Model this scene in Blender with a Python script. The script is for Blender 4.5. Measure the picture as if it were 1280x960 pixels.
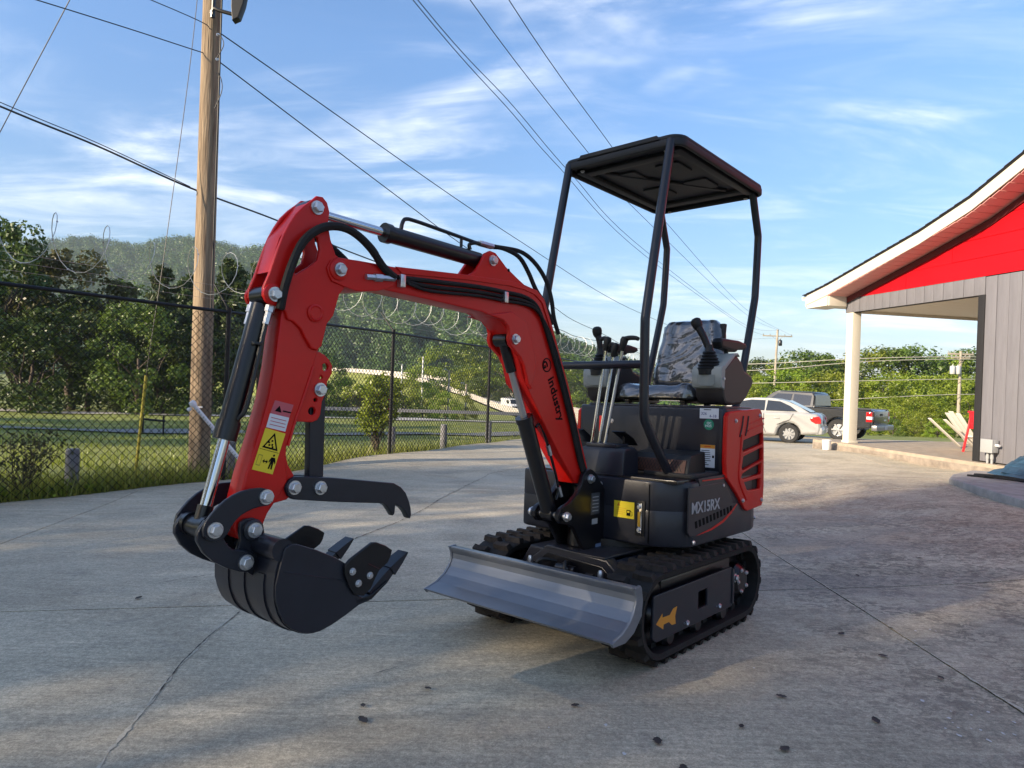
import bpy, bmesh, math, random
import numpy as np
from mathutils import Vector, Matrix, noise as mnoise
R = math.radians
random.seed(7); rng = np.random.default_rng(7)
scene = bpy.context.scene
COL = scene.collection
for _o in list(bpy.data.objects): bpy.data.objects.remove(_o)

# ------------------------------------------------------------------ camera
cam_d = bpy.data.cameras.new('camera'); cam = bpy.data.objects.new('camera', cam_d); COL.objects.link(cam)
cam_d.sensor_width = 36; cam_d.lens = 866.68/1280*36; cam_d.clip_start = .05; cam_d.clip_end = 6000
# held level but rolled 2 degrees; columns are right, up, back
cam.matrix_world = Matrix(((0.99935263, -0.03597669, 0, 0), (0.00016538, 0.00459400, -0.99998943, 0), (0.03597631, 0.99934207, 0.00459697, 0), (0, 0, 0, 1)))
scene.camera = cam

# ------------------------------------------------------------------ sun and sky
SUN_AZ = Vector((-0.86, -0.51, 0)).normalized(); SUN_EL = R(22)
sun_dir = Vector((SUN_AZ.x*math.cos(SUN_EL), SUN_AZ.y*math.cos(SUN_EL), math.sin(SUN_EL)))
sd = bpy.data.lights.new('sun', 'SUN'); sd.energy = 3.5; sd.angle = R(0.55); sd.color = (1, .83, .62)
sun = bpy.data.objects.new('sun', sd); COL.objects.link(sun)
sun.rotation_euler = sun_dir.to_track_quat('Z', 'Y').to_euler()
world = bpy.data.worlds.new('World'); scene.world = world; world.use_nodes = True
nt = world.node_tree; N = nt.nodes; L = nt.links; N.clear()
def nd(t, tree=None, **k):
    n = (tree or nt).nodes.new(t)
    for a, b in k.items(): setattr(n, a, b)
    return n
sky = nd('ShaderNodeTexSky', sky_type='NISHITA'); sky.sun_disc = False
sky.sun_elevation = SUN_EL; sky.sun_rotation = math.atan2(sun_dir.x, sun_dir.y)
sky.air_density = 1.0; sky.dust_density = .6; sky.ozone_density = 2.2
tc = nd('ShaderNodeTexCoord'); sep = nd('ShaderNodeSeparateXYZ'); L.new(tc.outputs['Generated'], sep.inputs[0])
mz = nd('ShaderNodeMath', operation='ADD'); L.new(sep.outputs['Z'], mz.inputs[0]); mz.inputs[1].default_value = .16
mz2 = nd('ShaderNodeMath', operation='MAXIMUM'); L.new(mz.outputs[0], mz2.inputs[0]); mz2.inputs[1].default_value = .03
dv = nd('ShaderNodeVectorMath', operation='DIVIDE'); cmb = nd('ShaderNodeCombineXYZ')
for i in range(3): L.new(mz2.outputs[0], cmb.inputs[i])
L.new(tc.outputs['Generated'], dv.inputs[0]); L.new(cmb.outputs[0], dv.inputs[1])
def cloud(scale, rot, stretch, detail, dist, lo, hi, off):
    mp = nd('ShaderNodeMapping'); mp.inputs['Rotation'].default_value = (0, 0, rot)
    mp.inputs['Scale'].default_value = (scale, scale*stretch, 0); mp.inputs['Location'].default_value = off
    L.new(dv.outputs[0], mp.inputs[0])
    nz = nd('ShaderNodeTexNoise'); nz.inputs['Scale'].default_value = 1; nz.inputs['Detail'].default_value = detail
    nz.inputs['Roughness'].default_value = .62; nz.inputs['Distortion'].default_value = dist
    L.new(mp.outputs[0], nz.inputs['Vector'])
    mr = nd('ShaderNodeMapRange'); mr.inputs['From Min'].default_value = lo; mr.inputs['From Max'].default_value = hi
    mr.interpolation_type = 'SMOOTHSTEP'
    L.new(nz.outputs['Fac'], mr.inputs['Value']); return mr.outputs['Result']
c1 = cloud(.95, R(74), 2.6, 10, .6, .43, .74, (1.3, .4, 0))
c2 = cloud(.60, R(40), 1.4, 5, .3, .38, .58, (2.5, 5.8, 0))
c3 = cloud(1.1, R(22), 3.0, 9, .9, .46, .78, (7.3, 5.1, 0))
m1 = nd('ShaderNodeMath', operation='MULTIPLY'); L.new(c1, m1.inputs[0]); L.new(c2, m1.inputs[1])
hv = nd('ShaderNodeMapRange'); L.new(sep.outputs['Z'], hv.inputs['Value']); hv.inputs['From Max'].default_value = .42; hv.inputs['To Min'].default_value = .36; hv.inputs['To Max'].default_value = .70
hz = nd('ShaderNodeMapRange'); L.new(sep.outputs['Z'], hz.inputs['Value'])
hz.inputs['From Min'].default_value = .45; hz.inputs['From Max'].default_value = .05; hz.inputs['To Min'].default_value = .15; hz.inputs['To Max'].default_value = .52
m2 = nd('ShaderNodeMath', operation='MULTIPLY'); L.new(c3, m2.inputs[0]); L.new(hz.outputs[0], m2.inputs[1])
m3 = nd('ShaderNodeMath', operation='MAXIMUM'); L.new(m1.outputs[0], m3.inputs[0]); L.new(m2.outputs[0], m3.inputs[1])
m4 = nd('ShaderNodeMath', operation='MULTIPLY'); L.new(m3.outputs[0], m4.inputs[0]); m4.inputs[1].default_value = .85; m4.use_clamp = True
# the blue of the sky, a little deeper than the bare model gives
hs = nd('ShaderNodeHueSaturation'); hs.inputs['Saturation'].default_value = 1.14; hs.inputs['Value'].default_value = .74
L.new(sky.outputs[0], hs.inputs['Color']); L.new(hv.outputs[0], hs.inputs['Value'])
cm = nd('ShaderNodeMix', data_type='RGBA'); L.new(m4.outputs[0], cm.inputs['Factor']); ti = nd('ShaderNodeMix', data_type='RGBA', blend_type='MULTIPLY'); ti.inputs['Factor'].default_value = 1; ti.inputs['B'].default_value = (.99, .96, 1.0, 1); L.new(hs.outputs[0], ti.inputs['A']); L.new(ti.outputs['Result'], cm.inputs['A'])
cm.inputs['B'].default_value = (3.9, 4.0, 4.15, 1)
bg = nd('ShaderNodeBackground'); bg.inputs['Strength'].default_value = .14; L.new(cm.outputs['Result'], bg.inputs['Color'])
wo = nd('ShaderNodeOutputWorld'); L.new(bg.outputs[0], wo.inputs['Surface'])
scene.view_settings.view_transform = 'Standard'; scene.view_settings.look = 'None'
scene.view_settings.gamma = 1; scene.view_settings.exposure = 1.5
scene.render.engine = 'CYCLES'
scene.cycles.max_bounces = 6; scene.cycles.transparent_max_bounces = 12

# ------------------------------------------------------------------ materials
def mat(name, color, rough=.6, metal=0, coat=0, var=.0, vscale=8, bump=0, bscale=60, spec=.5, coord='Object', rand=0, island=0, color2=None, vdetail=6, stretch=None, coatr=.1):
    m = bpy.data.materials.new(name); m.use_nodes = True; t = m.node_tree; b = t.nodes['Principled BSDF']
    b.inputs['Base Color'].default_value = (*color, 1); b.inputs['Roughness'].default_value = rough
    b.inputs['Metallic'].default_value = metal; b.inputs['Coat Weight'].default_value = coat; b.inputs['Coat Roughness'].default_value = coatr
    b.inputs['Specular IOR Level'].default_value = spec
    c = t.nodes.new('ShaderNodeTexCoord'); vec = c.outputs[coord]
    if stretch:
        mp = t.nodes.new('ShaderNodeMapping'); mp.inputs['Scale'].default_value = stretch; t.links.new(vec, mp.inputs[0]); vec = mp.outputs[0]
    src = None
    if var or color2:
        n = t.nodes.new('ShaderNodeTexNoise'); n.inputs['Scale'].default_value = vscale; n.inputs['Detail'].default_value = vdetail; n.inputs['Roughness'].default_value = .6
        t.links.new(vec, n.inputs['Vector'])
        r = t.nodes.new('ShaderNodeValToRGB'); r.color_ramp.elements[0].position = .3; r.color_ramp.elements[1].position = .7
        a = tuple(max(0, x*(1-var)) for x in color); z = color2 or tuple(x*(1+var) for x in color)
        r.color_ramp.elements[0].color = (*a, 1); r.color_ramp.elements[1].color = (*z, 1)
        t.links.new(n.outputs['Fac'], r.inputs[0]); src = r.outputs[0]
        mr = t.nodes.new('ShaderNodeMapRange'); mr.inputs['To Min'].default_value = max(0, rough-.08); mr.inputs['To Max'].default_value = min(1, rough+.1)
        t.links.new(n.outputs['Fac'], mr.inputs[0]); t.links.new(mr.outputs[0], b.inputs['Roughness'])
    if rand or island:
        if src is None:
            rgb = t.nodes.new('ShaderNodeRGB'); rgb.outputs[0].default_value = (*color, 1); src = rgb.outputs[0]
        h = t.nodes.new('ShaderNodeHueSaturation'); t.links.new(src, h.inputs['Color'])
        amt = rand or island
        mr = t.nodes.new('ShaderNodeMapRange'); mr.inputs['To Min'].default_value = 1-amt; mr.inputs['To Max'].default_value = 1+amt
        if rand:
            oi = t.nodes.new('ShaderNodeObjectInfo'); t.links.new(oi.outputs['Random'], mr.inputs[0])
        else:
            gi = t.nodes.new('ShaderNodeNewGeometry'); t.links.new(gi.outputs['Random Per Island'], mr.inputs[0])
        t.links.new(mr.outputs[0], h.inputs['Value']); src = h.outputs[0]
    if src is not None: t.links.new(src, b.inputs['Base Color'])
    if bump:
        n = t.nodes.new('ShaderNodeTexNoise'); n.inputs['Scale'].default_value = bscale; n.inputs['Detail'].default_value = 5
        t.links.new(vec, n.inputs['Vector'])
        bp = t.nodes.new('ShaderNodeBump'); bp.inputs['Strength'].default_value = bump; bp.inputs['Distance'].default_value = .02
        t.links.new(n.outputs['Fac'], bp.inputs['Height']); t.links.new(bp.outputs[0], b.inputs['Normal'])
    return m
def leafmat(name, c1, c2, trans=.35, scale=.6):
    m = bpy.data.materials.new(name); m.use_nodes = True; t = m.node_tree; t.nodes.clear()
    o = t.nodes.new('ShaderNodeOutputMaterial'); gi = t.nodes.new('ShaderNodeNewGeometry'); oi = t.nodes.new('ShaderNodeObjectInfo')
    r = t.nodes.new('ShaderNodeValToRGB'); r.color_ramp.elements[0].color = (*c1, 1); r.color_ramp.elements[1].color = (*c2, 1)
    tc_ = t.nodes.new('ShaderNodeTexCoord'); nz = t.nodes.new('ShaderNodeTexNoise'); nz.inputs['Scale'].default_value = scale; nz.inputs['Detail'].default_value = 3
    t.links.new(tc_.outputs['Object'], nz.inputs['Vector'])
    a = t.nodes.new('ShaderNodeMath'); a.operation = 'MULTIPLY_ADD'; a.inputs[1].default_value = .55
    s = t.nodes.new('ShaderNodeMapRange'); s.inputs['From Min'].default_value = .3; s.inputs['From Max'].default_value = .7; s.inputs['To Max'].default_value = .45
    t.links.new(nz.outputs['Fac'], s.inputs[0]); t.links.new(gi.outputs['Random Per Island'], a.inputs[0]); t.links.new(s.outputs[0], a.inputs[2])
    t.links.new(a.outputs[0], r.inputs[0])
    h = t.nodes.new('ShaderNodeHueSaturation'); t.links.new(r.outputs[0], h.inputs['Color'])
    mr = t.nodes.new('ShaderNodeMapRange'); mr.inputs['To Min'].default_value = .8; mr.inputs['To Max'].default_value = 1.2; t.links.new(oi.outputs['Random'], mr.inputs[0]); t.links.new(mr.outputs[0], h.inputs['Value'])
    mr2 = t.nodes.new('ShaderNodeMapRange'); mr2.inputs['To Min'].default_value = .48; mr2.inputs['To Max'].default_value = .515; t.links.new(oi.outputs['Random'], mr2.inputs[0]); t.links.new(mr2.outputs[0], h.inputs['Hue'])
    d = t.nodes.new('ShaderNodeBsdfDiffuse'); tr = t.nodes.new('ShaderNodeBsdfTranslucent'); g = t.nodes.new('ShaderNodeBsdfGlossy'); g.inputs['Roughness'].default_value = .45
    t.links.new(h.outputs[0], d.inputs[0]); t.links.new(h.outputs[0], tr.inputs[0])
    mx = t.nodes.new('ShaderNodeMixShader'); mx.inputs[0].default_value = trans; t.links.new(d.outputs[0], mx.inputs[1]); t.links.new(tr.outputs[0], mx.inputs[2])
    m2_ = t.nodes.new('ShaderNodeMixShader'); m2_.inputs[0].default_value = .04; t.links.new(mx.outputs[0], m2_.inputs[1]); t.links.new(g.outputs[0], m2_.inputs[2])
    t.links.new(m2_.outputs[0], o.inputs[0]); return m
RED = mat('red_paint', (.54, .007, .004), .38, coat=.10, var=.05, vscale=14, coatr=.12, spec=.3)
DARK = mat('slate_paint', (.0145, .0160, .0235), .36, spec=.35, coat=.12, var=.12, vscale=10, bump=.03, bscale=300, coatr=.2)
BLADE = mat('blade_paint', (.175, .19, .215), .42, metal=.45, coat=.3, var=.15, vscale=6, stretch=(1, .3, 4), coatr=.18)
BLACKM = mat('black_metal', (.006, .006, .008), .3, coat=.15, spec=.4)
BLACKP = mat('black_plastic', (.009, .009, .010), .5, spec=.35, bump=.04, bscale=400)
RUBBER = mat('rubber', (.012, .0115, .0115), .72, spec=.3, var=.35, vscale=20, bump=.12, bscale=90)
LUGM = mat('dusty_rubber', (.022, .018, .016), .8, spec=.3, var=.4, vscale=30, bump=.15, bscale=120)
CHROME = mat('chrome', (.62, .63, .66), .12, metal=1)
ZINC = mat('zinc_bolt', (.55, .56, .58), .32, metal=.9, var=.12, vscale=60)
GREYP = mat('grey_plastic', (.26, .275, .26), .5)
BROWNP = mat('dark_brown_plastic', (.024, .020, .020), .5)
WHITE = mat('white_sticker', (.66, .66, .68), .5)
YELLOW = mat('yellow_sticker', (.75, .58, .02), .45)
INK = mat('ink', (.004, .004, .004), .7, spec=.1)
PINK = mat('faded_red_sticker', (.48, .09, .11), .5)
ORANGE = mat('orange_print', (.60, .24, .02), .5)
GREEN = mat('green_sticker', (.01, .22, .12), .5)
LGREY = mat('light_grey_print', (.34, .34, .35), .5)

# ------------------------------------------------------------------ mesh helpers
def new_obj(name, me, m=None, parent=None, smooth=35):
    o = bpy.data.objects.new(name, me); COL.objects.link(o)
    if m is not None and not me.materials: me.materials.append(m)
    if smooth and me.polygons:
        me.polygons.foreach_set('use_smooth', [True]*len(me.polygons)); me.set_sharp_from_angle(angle=R(smooth))
    if parent is not None: o.parent = parent
    return o
def thing(name, label, cat, loc=(0, 0, 0), rz=0, group=None, matrix=None):
    o = bpy.data.objects.new(name, None); COL.objects.link(o); o.empty_display_size = .2
    if matrix is not None: o.matrix_world = matrix
    else: o.location = loc; o.rotation_euler = (0, 0, rz)
    o['label'] = label; o['category'] = cat
    if group: o['group'] = group
    return o
def tag(o, label=None, cat=None, group=None, kind=None):
    if label: o['label'] = label
    if cat: o['category'] = cat
    if group: o['group'] = group
    if kind: o['kind'] = kind
    return o
def tomesh(bm, name='m'):
    me = bpy.data.meshes.new(name); bm.to_mesh(me); bm.free(); return me
def chaikin(pts, it=1, closed=True):
    for _ in range(it):
        out = []; n = len(pts)
        rngn = n if closed else n-1
        if not closed: out.append(pts[0])
        for i in range(rngn):
            a, b = pts[i], pts[(i+1) % n]
            out.append(tuple(.75*x+.25*y for x, y in zip(a, b))); out.append(tuple(.25*x+.75*y for x, y in zip(a, b)))
        if not closed: out.append(pts[-1])
        pts = out
    return pts
def catmull(pts, k=6):
    P = [Vector(p) for p in pts]; P = [2*P[0]-P[1]]+P+[2*P[-1]-P[-2]]; out = []
    for i in range(1, len(P)-2):
        for j in range(k):
            t = j/k; a, b, c, d = P[i-1], P[i], P[i+1], P[i+2]
            out.append(.5*((2*b)+(c-a)*t+(2*a-5*b+4*c-d)*t*t+(3*b-a-3*c+d)*t**3))
    out.append(P[-2]); return out
ROT = Matrix.Rotation(R(90), 4, 'X')       # curve plane XY -> XZ
def plate(out, y0, y1, holes=(), bev=.003, sm=0, axis='Y'):
    """flat plate cut to an outline (x,z), thickness y0..y1, softened edges"""
    cu = bpy.data.curves.new('c', 'CURVE'); cu.dimensions = '2D'; cu.fill_mode = 'BOTH'
    for k, pl in enumerate([out]+list(holes)):
        if sm: pl = chaikin(list(pl), sm)
        s = cu.splines.new('POLY'); s.points.add(len(pl)-1); s.use_cyclic_u = True
        for i, p in enumerate(pl): s.points[i].co = (p[0], p[1], 0, 1)
    th = (y1-y0)/2; bev = min(bev, th*.8)
    cu.extrude = th-bev; cu.bevel_depth = bev; cu.bevel_resolution = 1; cu.offset = -bev
    ob = bpy.data.objects.new('c', cu); me = bpy.data.meshes.new_from_object(ob)
    bpy.data.objects.remove(ob); bpy.data.curves.remove(cu)
    me.materials.clear()
    if axis == 'Y': me.transform(Matrix.Translation((0, (y0+y1)/2, 0)) @ ROT)
    elif axis == 'Z': me.transform(Matrix.Translation((0, 0, (y0+y1)/2)))
    elif axis == 'X': me.transform(Matrix.Translation(((y0+y1)/2, 0, 0)) @ Matrix(((0, 0, 1, 0), (1, 0, 0, 0), (0, 1, 0, 0), (0, 0, 0, 1))))
    return me
def circ(cx, cz, r, n=14): return [(cx+r*math.cos(2*math.pi*i/n), cz+r*math.sin(2*math.pi*i/n)) for i in range(n)]
def tube_into(bm, pts, r, seg=8, cap=True, r1=None):
    pts = [Vector(p) for p in pts]; rings = []; up = None
    for i, p in enumerate(pts):
        t = (pts[min(i+1, len(pts)-1)]-pts[max(i-1, 0)]).normalized()
        if up is None:
            up = t.orthogonal().normalized()
        else:
            up = (up-t*up.dot(t)); up = up.normalized() if up.length > 1e-6 else t.orthogonal().normalized()
        s = t.cross(up); rr = r if r1 is None else r+(r1-r)*i/(len(pts)-1)
        rings.append([bm.verts.new(p+(up*math.cos(a)+s*math.sin(a))*rr) for a in (2*math.pi*j/seg for j in range(seg))])
    for a, b in zip(rings, rings[1:]):
        for j in range(seg): bm.faces.new((a[j], a[(j+1) % seg], b[(j+1) % seg], b[j]))
    if cap: bm.faces.new(rings[0][::-1]); bm.faces.new(rings[-1])
    return bm
def tube(pts, r, seg=8, r1=None): 
    bm = bmesh.new(); tube_into(bm, pts, r, seg, True, r1); return tomesh(bm)
def lathe_into(bm, prof, M, seg=20):
    """prof: (radius, height) revolved round local Z, placed by matrix M"""
    rings = []
    for r, z in prof:
        if r < 1e-5: rings.append([bm.verts.new(M @ Vector((0, 0, z)))]*seg)
        else: rings.append([bm.verts.new(M @ Vector((r*math.cos(2*math.pi*j/seg), r*math.sin(2*math.pi*j/seg), z))) for j in range(seg)])
    for a, b in zip(rings, rings[1:]):
        for j in range(seg):
            q = [a[j], a[(j+1) % seg], b[(j+1) % seg], b[j]]; u = []
            for v in q:
                if v not in u: u.append(v)
            if len(u) > 2:
                try: bm.faces.new(u)
                except ValueError: pass
    return bm
def lathe(prof, M=Matrix(), seg=20): return tomesh(lathe_into(bmesh.new(), prof, M, seg))
def AX(p, d):
    """matrix putting local Z along d at p"""
    return Matrix.Translation(Vector(p)) @ Vector(d).normalized().to_track_quat('Z', 'Y').to_matrix().to_4x4()
def box_into(bm, x0, x1, y0, y1, z0, z1, M=Matrix(), bev=0):
    b2 = bmesh.new(); bmesh.ops.create_cube(b2, size=1)
    for v in b2.verts: v.co = Vector(((x0+x1)/2+v.co.x*(x1-x0), (y0+y1)/2+v.co.y*(y1-y0), (z0+z1)/2+v.co.z*(z1-z0)))
    if bev: bmesh.ops.bevel(b2, geom=b2.edges[:], offset=bev, segments=2, affect='EDGES', profile=.6)
    b2.transform(M); me = tomesh(b2); bm.from_mesh(me); bpy.data.meshes.remove(me); return bm
def box(x0, x1, y0, y1, z0, z1, bev=.004, M=Matrix()): return tomesh(box_into(bmesh.new(), x0, x1, y0, y1, z0, z1, M, bev))
def merge(*mes):
    bm = bmesh.new()
    for m in mes: bm.from_mesh(m)
    return tomesh(bm)
def text_mesh(s, size, depth=.0008, bold=0, spacing=1):
    cu = bpy.data.curves.new('t', 'FONT'); cu.body = s; cu.size = size; cu.extrude = depth; cu.offset = bold; cu.space_character = spacing; cu.resolution_u = 3
    ob = bpy.data.objects.new('t', cu); me = bpy.data.meshes.new_from_object(ob); bpy.data.objects.remove(ob); bpy.data.curves.remove(cu); me.materials.clear(); return me
def polyprism(pts2, h, M):
    bm = bmesh.new(); a = [bm.verts.new(M @ Vector((x, y, 0))) for x, y in pts2]; b = [bm.verts.new(M @ Vector((x, y, h))) for x, y in pts2]
    bm.faces.new(a[::-1]); bm.faces.new(b)
    for i in range(len(a)): bm.faces.new((a[i], a[(i+1) % len(a)], b[(i+1) % len(a)], b[i]))
    bmesh.ops.recalc_face_normals(bm, faces=bm.faces[:]); return tomesh(bm)
def np_mesh(name, V, F):
    me = bpy.data.meshes.new(name); n = F.shape[1]
    me.vertices.add(len(V)); me.vertices.foreach_set('co', V.astype(np.float32).ravel())
    me.loops.add(F.size); me.loops.foreach_set('vertex_index', F.astype(np.int32).ravel())
    me.polygons.add(len(F)); me.polygons.foreach_set('loop_start', np.arange(0, F.size, n, dtype=np.int32))
    me.update(calc_edges=True); return me
# ------------------------------------------------------------------ the mini excavator
# its own frame: x forward, y to the operator's left (the near side), z up; it stands on the slightly sloping concrete
MEX = Matrix(((-0.65983171, 0.75139977, -0.00452824, 0.53630241), (-0.75105942, -0.65932391, 0.03466599, 3.48729614), (0.02306244, 0.02627470, 0.99938870, -1.16917679), (0, 0, 0, 1)))
EX = thing('mini_excavator', 'red and dark grey mini excavator with canopy, blade and thumb bucket on the concrete', 'excavator', matrix=MEX)
P = lambda name, me, m, parent=None, smooth=35, label=None: tag(new_obj(name, me, m, parent or EX, smooth), label)
HEX = [(math.cos(R(60*i+12)), math.sin(R(60*i+12))) for i in range(6)]
def hexbolt_mesh(r, h):
    bm = bmesh.new()
    lathe_into(bm, [(0, 0), (r*1.32, 0), (r*1.32, h*.28), (r*.9, h*.28)], Matrix(), 18)
    a = [bm.verts.new((r*x, r*y, h*.28)) for x, y in HEX]; b = [bm.verts.new((r*x, r*y, h*.88)) for x, y in HEX]; c = [bm.verts.new((r*.84*x, r*.84*y, h)) for x, y in HEX]
    for i in range(6):
        j = (i+1) % 6; bm.faces.new((a[i], a[j], b[j], b[i])); bm.faces.new((b[i], b[j], c[j], c[i]))
    bm.faces.new(c); return tomesh(bm)
BOLT = hexbolt_mesh(.0165, .02); BOLTS = hexbolt_mesh(.0085, .009)
def bolt(parent, p, d=(0, 1, 0), small=False, name='bolt', rot=0):
    me = BOLTS if small else BOLT
    o = bpy.data.objects.new(name, me); COL.objects.link(o); o.parent = parent
    if not me.materials:
        me.materials.append(ZINC); me.polygons.foreach_set('use_smooth', [True]*len(me.polygons)); me.set_sharp_from_angle(angle=R(30))
    o.matrix_local = AX(p, d) @ Matrix.Rotation(rot, 4, 'Z'); return o

# ---- tracks
def track_path(t, r=.165, xf=.365, xr=-.495, zc=.187):
    """point and tangent angle along the stadium-shaped belt, t in metres from the top rear"""
    Ls = xf-xr; La = math.pi*r; T = 2*Ls+2*La; t %= T
    if t < Ls: return xr+t, zc+r, 0.0
    t -= Ls
    if t < La: a = t/r; return xf+r*math.sin(a), zc+r*math.cos(a), -a
    t -= La
    if t < Ls: return xf-t, zc-r, -math.pi
    t -= Ls; a = t/r; return xr-r*math.sin(a), zc-r*math.cos(a), -math.pi-a
TL = 2*.86+2*math.pi*.165
NL = 34
bm = bmesh.new()
pr = [(-.05, -.012), (.05, -.012), (.047, .013), (.030, .022), (-.030, .022), (-.047, .013)]
# one rubber lug: a stubby chevron block, tapered towards its top
lv = [(-.017, -.05, 0), (.019, -.05, 0), (.027, 0, 0), (.019, .05, 0), (-.017, .05, 0), (-.010, 0, 0)]
lo = [bm.verts.new(v) for v in lv]; hi = [bm.verts.new((v[0]*.72+.001, v[1]*.86, .024)) for v in lv]
bm.faces.new(hi)
for i in range(6): bm.faces.new((lo[i], lo[(i+1) % 6], hi[(i+1) % 6], hi[i]))
bmesh.ops.recalc_face_normals(bm, faces=bm.faces[:])
LUGME = tomesh(bm); LUGME.materials.append(LUGM)
for side, (ya, yb) in enumerate([(.295, .497), (-.497, -.295)]):
    n = 96; bm = bmesh.new(); rings = []
    for i in range(n):
        x, z, a = track_path(TL*i/n); nx, nz = math.sin(-a)*1, math.cos(a)
        nx = -math.sin(a); 
        o_ = .018; w_ = .004*math.cos(2*math.pi*i/2)
        rings.append([bm.verts.new(q) for q in ((x+nx*-.012, ya+.004, z+nz*-.012), (x+nx*(o_-.006), ya, z+nz*(o_-.006)), (x+nx*o_, ya+.012, z+nz*o_), (x+nx*o_, yb-.012, z+nz*o_), (x+nx*(o_-.006), yb, z+nz*(o_-.006)), (x+nx*-.012, yb-.004, z+nz*-.012))])
    for i in range(n):
        A_, B_ = rings[i], rings[(i+1) % n]
        for j in range(6): bm.faces.new((A_[j], A_[(j+1) % 6], B_[(j+1) % 6], B_[j]))
    # inner drive lugs down the middle of the belt
    for i in range(NL):
        x, z, a = track_path(TL*(i+.5)/NL); M = Matrix.Translation((x, (ya+yb)/2, z)) @ Matrix.Rotation(-a, 4, 'Y')
        box_into(bm, -.02, .02, -.035, -.012, -.04, -.008, M); box_into(bm, -.02, .02, .012, .035, -.04, -.008, M)
    bmesh.ops.recalc_face_normals(bm, faces=bm.faces[:])
    belt = P('rubber_track', tomesh(bm), RUBBER)
    for i in range(NL):
        for k in (0, 1):
            x, z, a = track_path(TL*(i+.5*k)/NL); nx, nz = -math.sin(a), math.cos(a)
            o = bpy.data.objects.new('track_lug', LUGME); COL.objects.link(o); o.parent = belt
            M = Matrix.Translation((x+nx*.016, (ya+yb)/2+(.052 if k else -.052), z+nz*.016)) @ Matrix.Rotation(-a, 4, 'Y')
            if k: M = M @ Matrix.Scale(-1, 4, (0, 1, 0))
            o.matrix_local = M
    s = 1 if side == 0 else -1
    yc = (ya+yb)/2
    P('front_idler', lathe([(0, -.07), (.05, -.07), (.06, -.05), (.115, -.045), (.13, -.04), (.13, -.012), (.10, -.01), (.10, .01), (.13, .012), (.13, .04), (.115, .045), (.06, .05), (.05, .07), (0, .07)], AX((.365, yc, .187), (0, 1, 0)), 28), BLACKM)
    # toothed drive sprocket at the rear
    sp = []
    for i in range(22):
        a = 2*math.pi*i/22; rr = .145 if i % 2 else .118
        sp += [(-.50+rr*math.cos(a-.06), .187+rr*math.sin(a-.06)), (-.50+rr*math.cos(a+.06), .187+rr*math.sin(a+.06))]
    spk = P('drive_sprocket', merge(plate(sp, yc-.012, yc+.012), lathe([(0, -.06), (.075, -.06), (.085, -.03), (.085, .05), (.06, .075), (0, .08)], AX((-.50, yc, .187), (0, s, 0)), 24)), BLACKM)
    for i in range(5):
        a = 2*math.pi*i/5; bolt(spk, (-.50+.055*math.cos(a), yc+s*.076, .187+.055*math.sin(a)), (0, s, 0), True)
    for xr_ in (-.27, 0.0, .26):
        P('bottom_roller', lathe([(0, -.08), (.03, -.08), (.045, -.06), (.045, -.03), (.025, -.02), (.025, .02), (.045, .03), (.045, .06), (.03, .08), (0, .08)], AX((xr_, yc, .072), (0, 1, 0)), 18), BLACKM)
    P('track_frame', merge(box(-.40, .30, yc-.08, yc+.05, .11, .315, .01), box(-.3, .42, s*.25-.06, s*.25+.06, .17, .24, .008)), BLACKM)
    yp = s*.484
    hole = [(.034, .226), (-.056, .229), (-.06, .151), (.03, .15)]
    out = [(.438, .276), (.43, .281), (-.321, .286), (-.334, .275), (-.34, .100), (-.33, .092), (.403, .086), (.425, .094), (.443, .108)]
    sp_ = P('side_plate', plate(out, yp-.006, yp+.006, [hole]), DARK)
    P('bracket', merge(box(-.345, -.325, yp-.03, yp+.012, .105, .275, .003)), DARK, sp_)
    for x, z in ((.137, .112), (-.19, .122)):
        bolt(sp_, (x, yp+s*.006, z), (0, s, 0), True); P('grease_nipple', lathe([(0, 0), (.004, 0), (.004, .012), (.006, .016), (.003, .022), (0, .022)], AX((x+.03, yp+s*.006, z+.002), (0, s, 0)), 8), ZINC, sp_)
    bolt(sp_, (-.37, yp-.0, .224), (0, s, 0))
    arr = [(.415, .162), (.364, .197), (.363, .180), (.300, .178), (.270, .200), (.236, .202), (.252, .164), (.246, .130), (.280, .132), (.305, .150), (.352, .149), (.354, .130)]
    P('arrow_sticker', plate(arr, yp+s*.0062-.0004, yp+s*.0062+.0006, bev=.0002), ORANGE, sp_)

# ---- undercarriage frame and blade
und = P('undercarriage_frame', merge(
    plate([(-.20, .16), (.30, .16), (.35, .30), (.25, .385), (-.08, .405), (-.20, .31)], .36, .43, axis='X', bev=.006),
    plate([(-.27, .16), (.27, .16), (.30, .28), (.24, .37), (-.24, .37), (-.30, .28)], -.42, .36, axis='X', bev=.01),
    box(.10, .43, -.10, .24, .385, .395, .003)), DARK)
P('cover_plate', merge(plate([(-.155, .285), (.245, .285), (.30, .30), (.23, .355), (-.07, .372), (-.15, .31)], .431, .437, axis='X', bev=.002)), BLACKM, und)
for y in (-.13, .26):
    P('fitting', merge(tube([(.44, y, .29), (.475, y, .29), (.49, y, .33)], .008, 8), lathe([(0, 0), (.012, 0), (.012, .02), (.007, .03), (0, .03)], AX((.49, y, .325), (0, 0, 1)), 6)), ZINC, und)
P('hydraulic_fitting', lathe([(0, 0), (.02, 0), (.02, .03), (.028, .03), (.028, .05), (.02, .05), (.02, .1), (0, .1)], AX((.48, .02, .325), (0, 1, 0)), 14), BLACKM, und)
P('slew_ring', lathe([(0, .36), (.26, .36), (.26, .385), (.235, .39), (.235, .43), (0, .43)], Matrix(), 40), BLACKM)
prof = [(.640, .350), (.622, .322), (.622, .298), (.638, .262), (.668, .228), (.715, .200), (.790, .178)]
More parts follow.
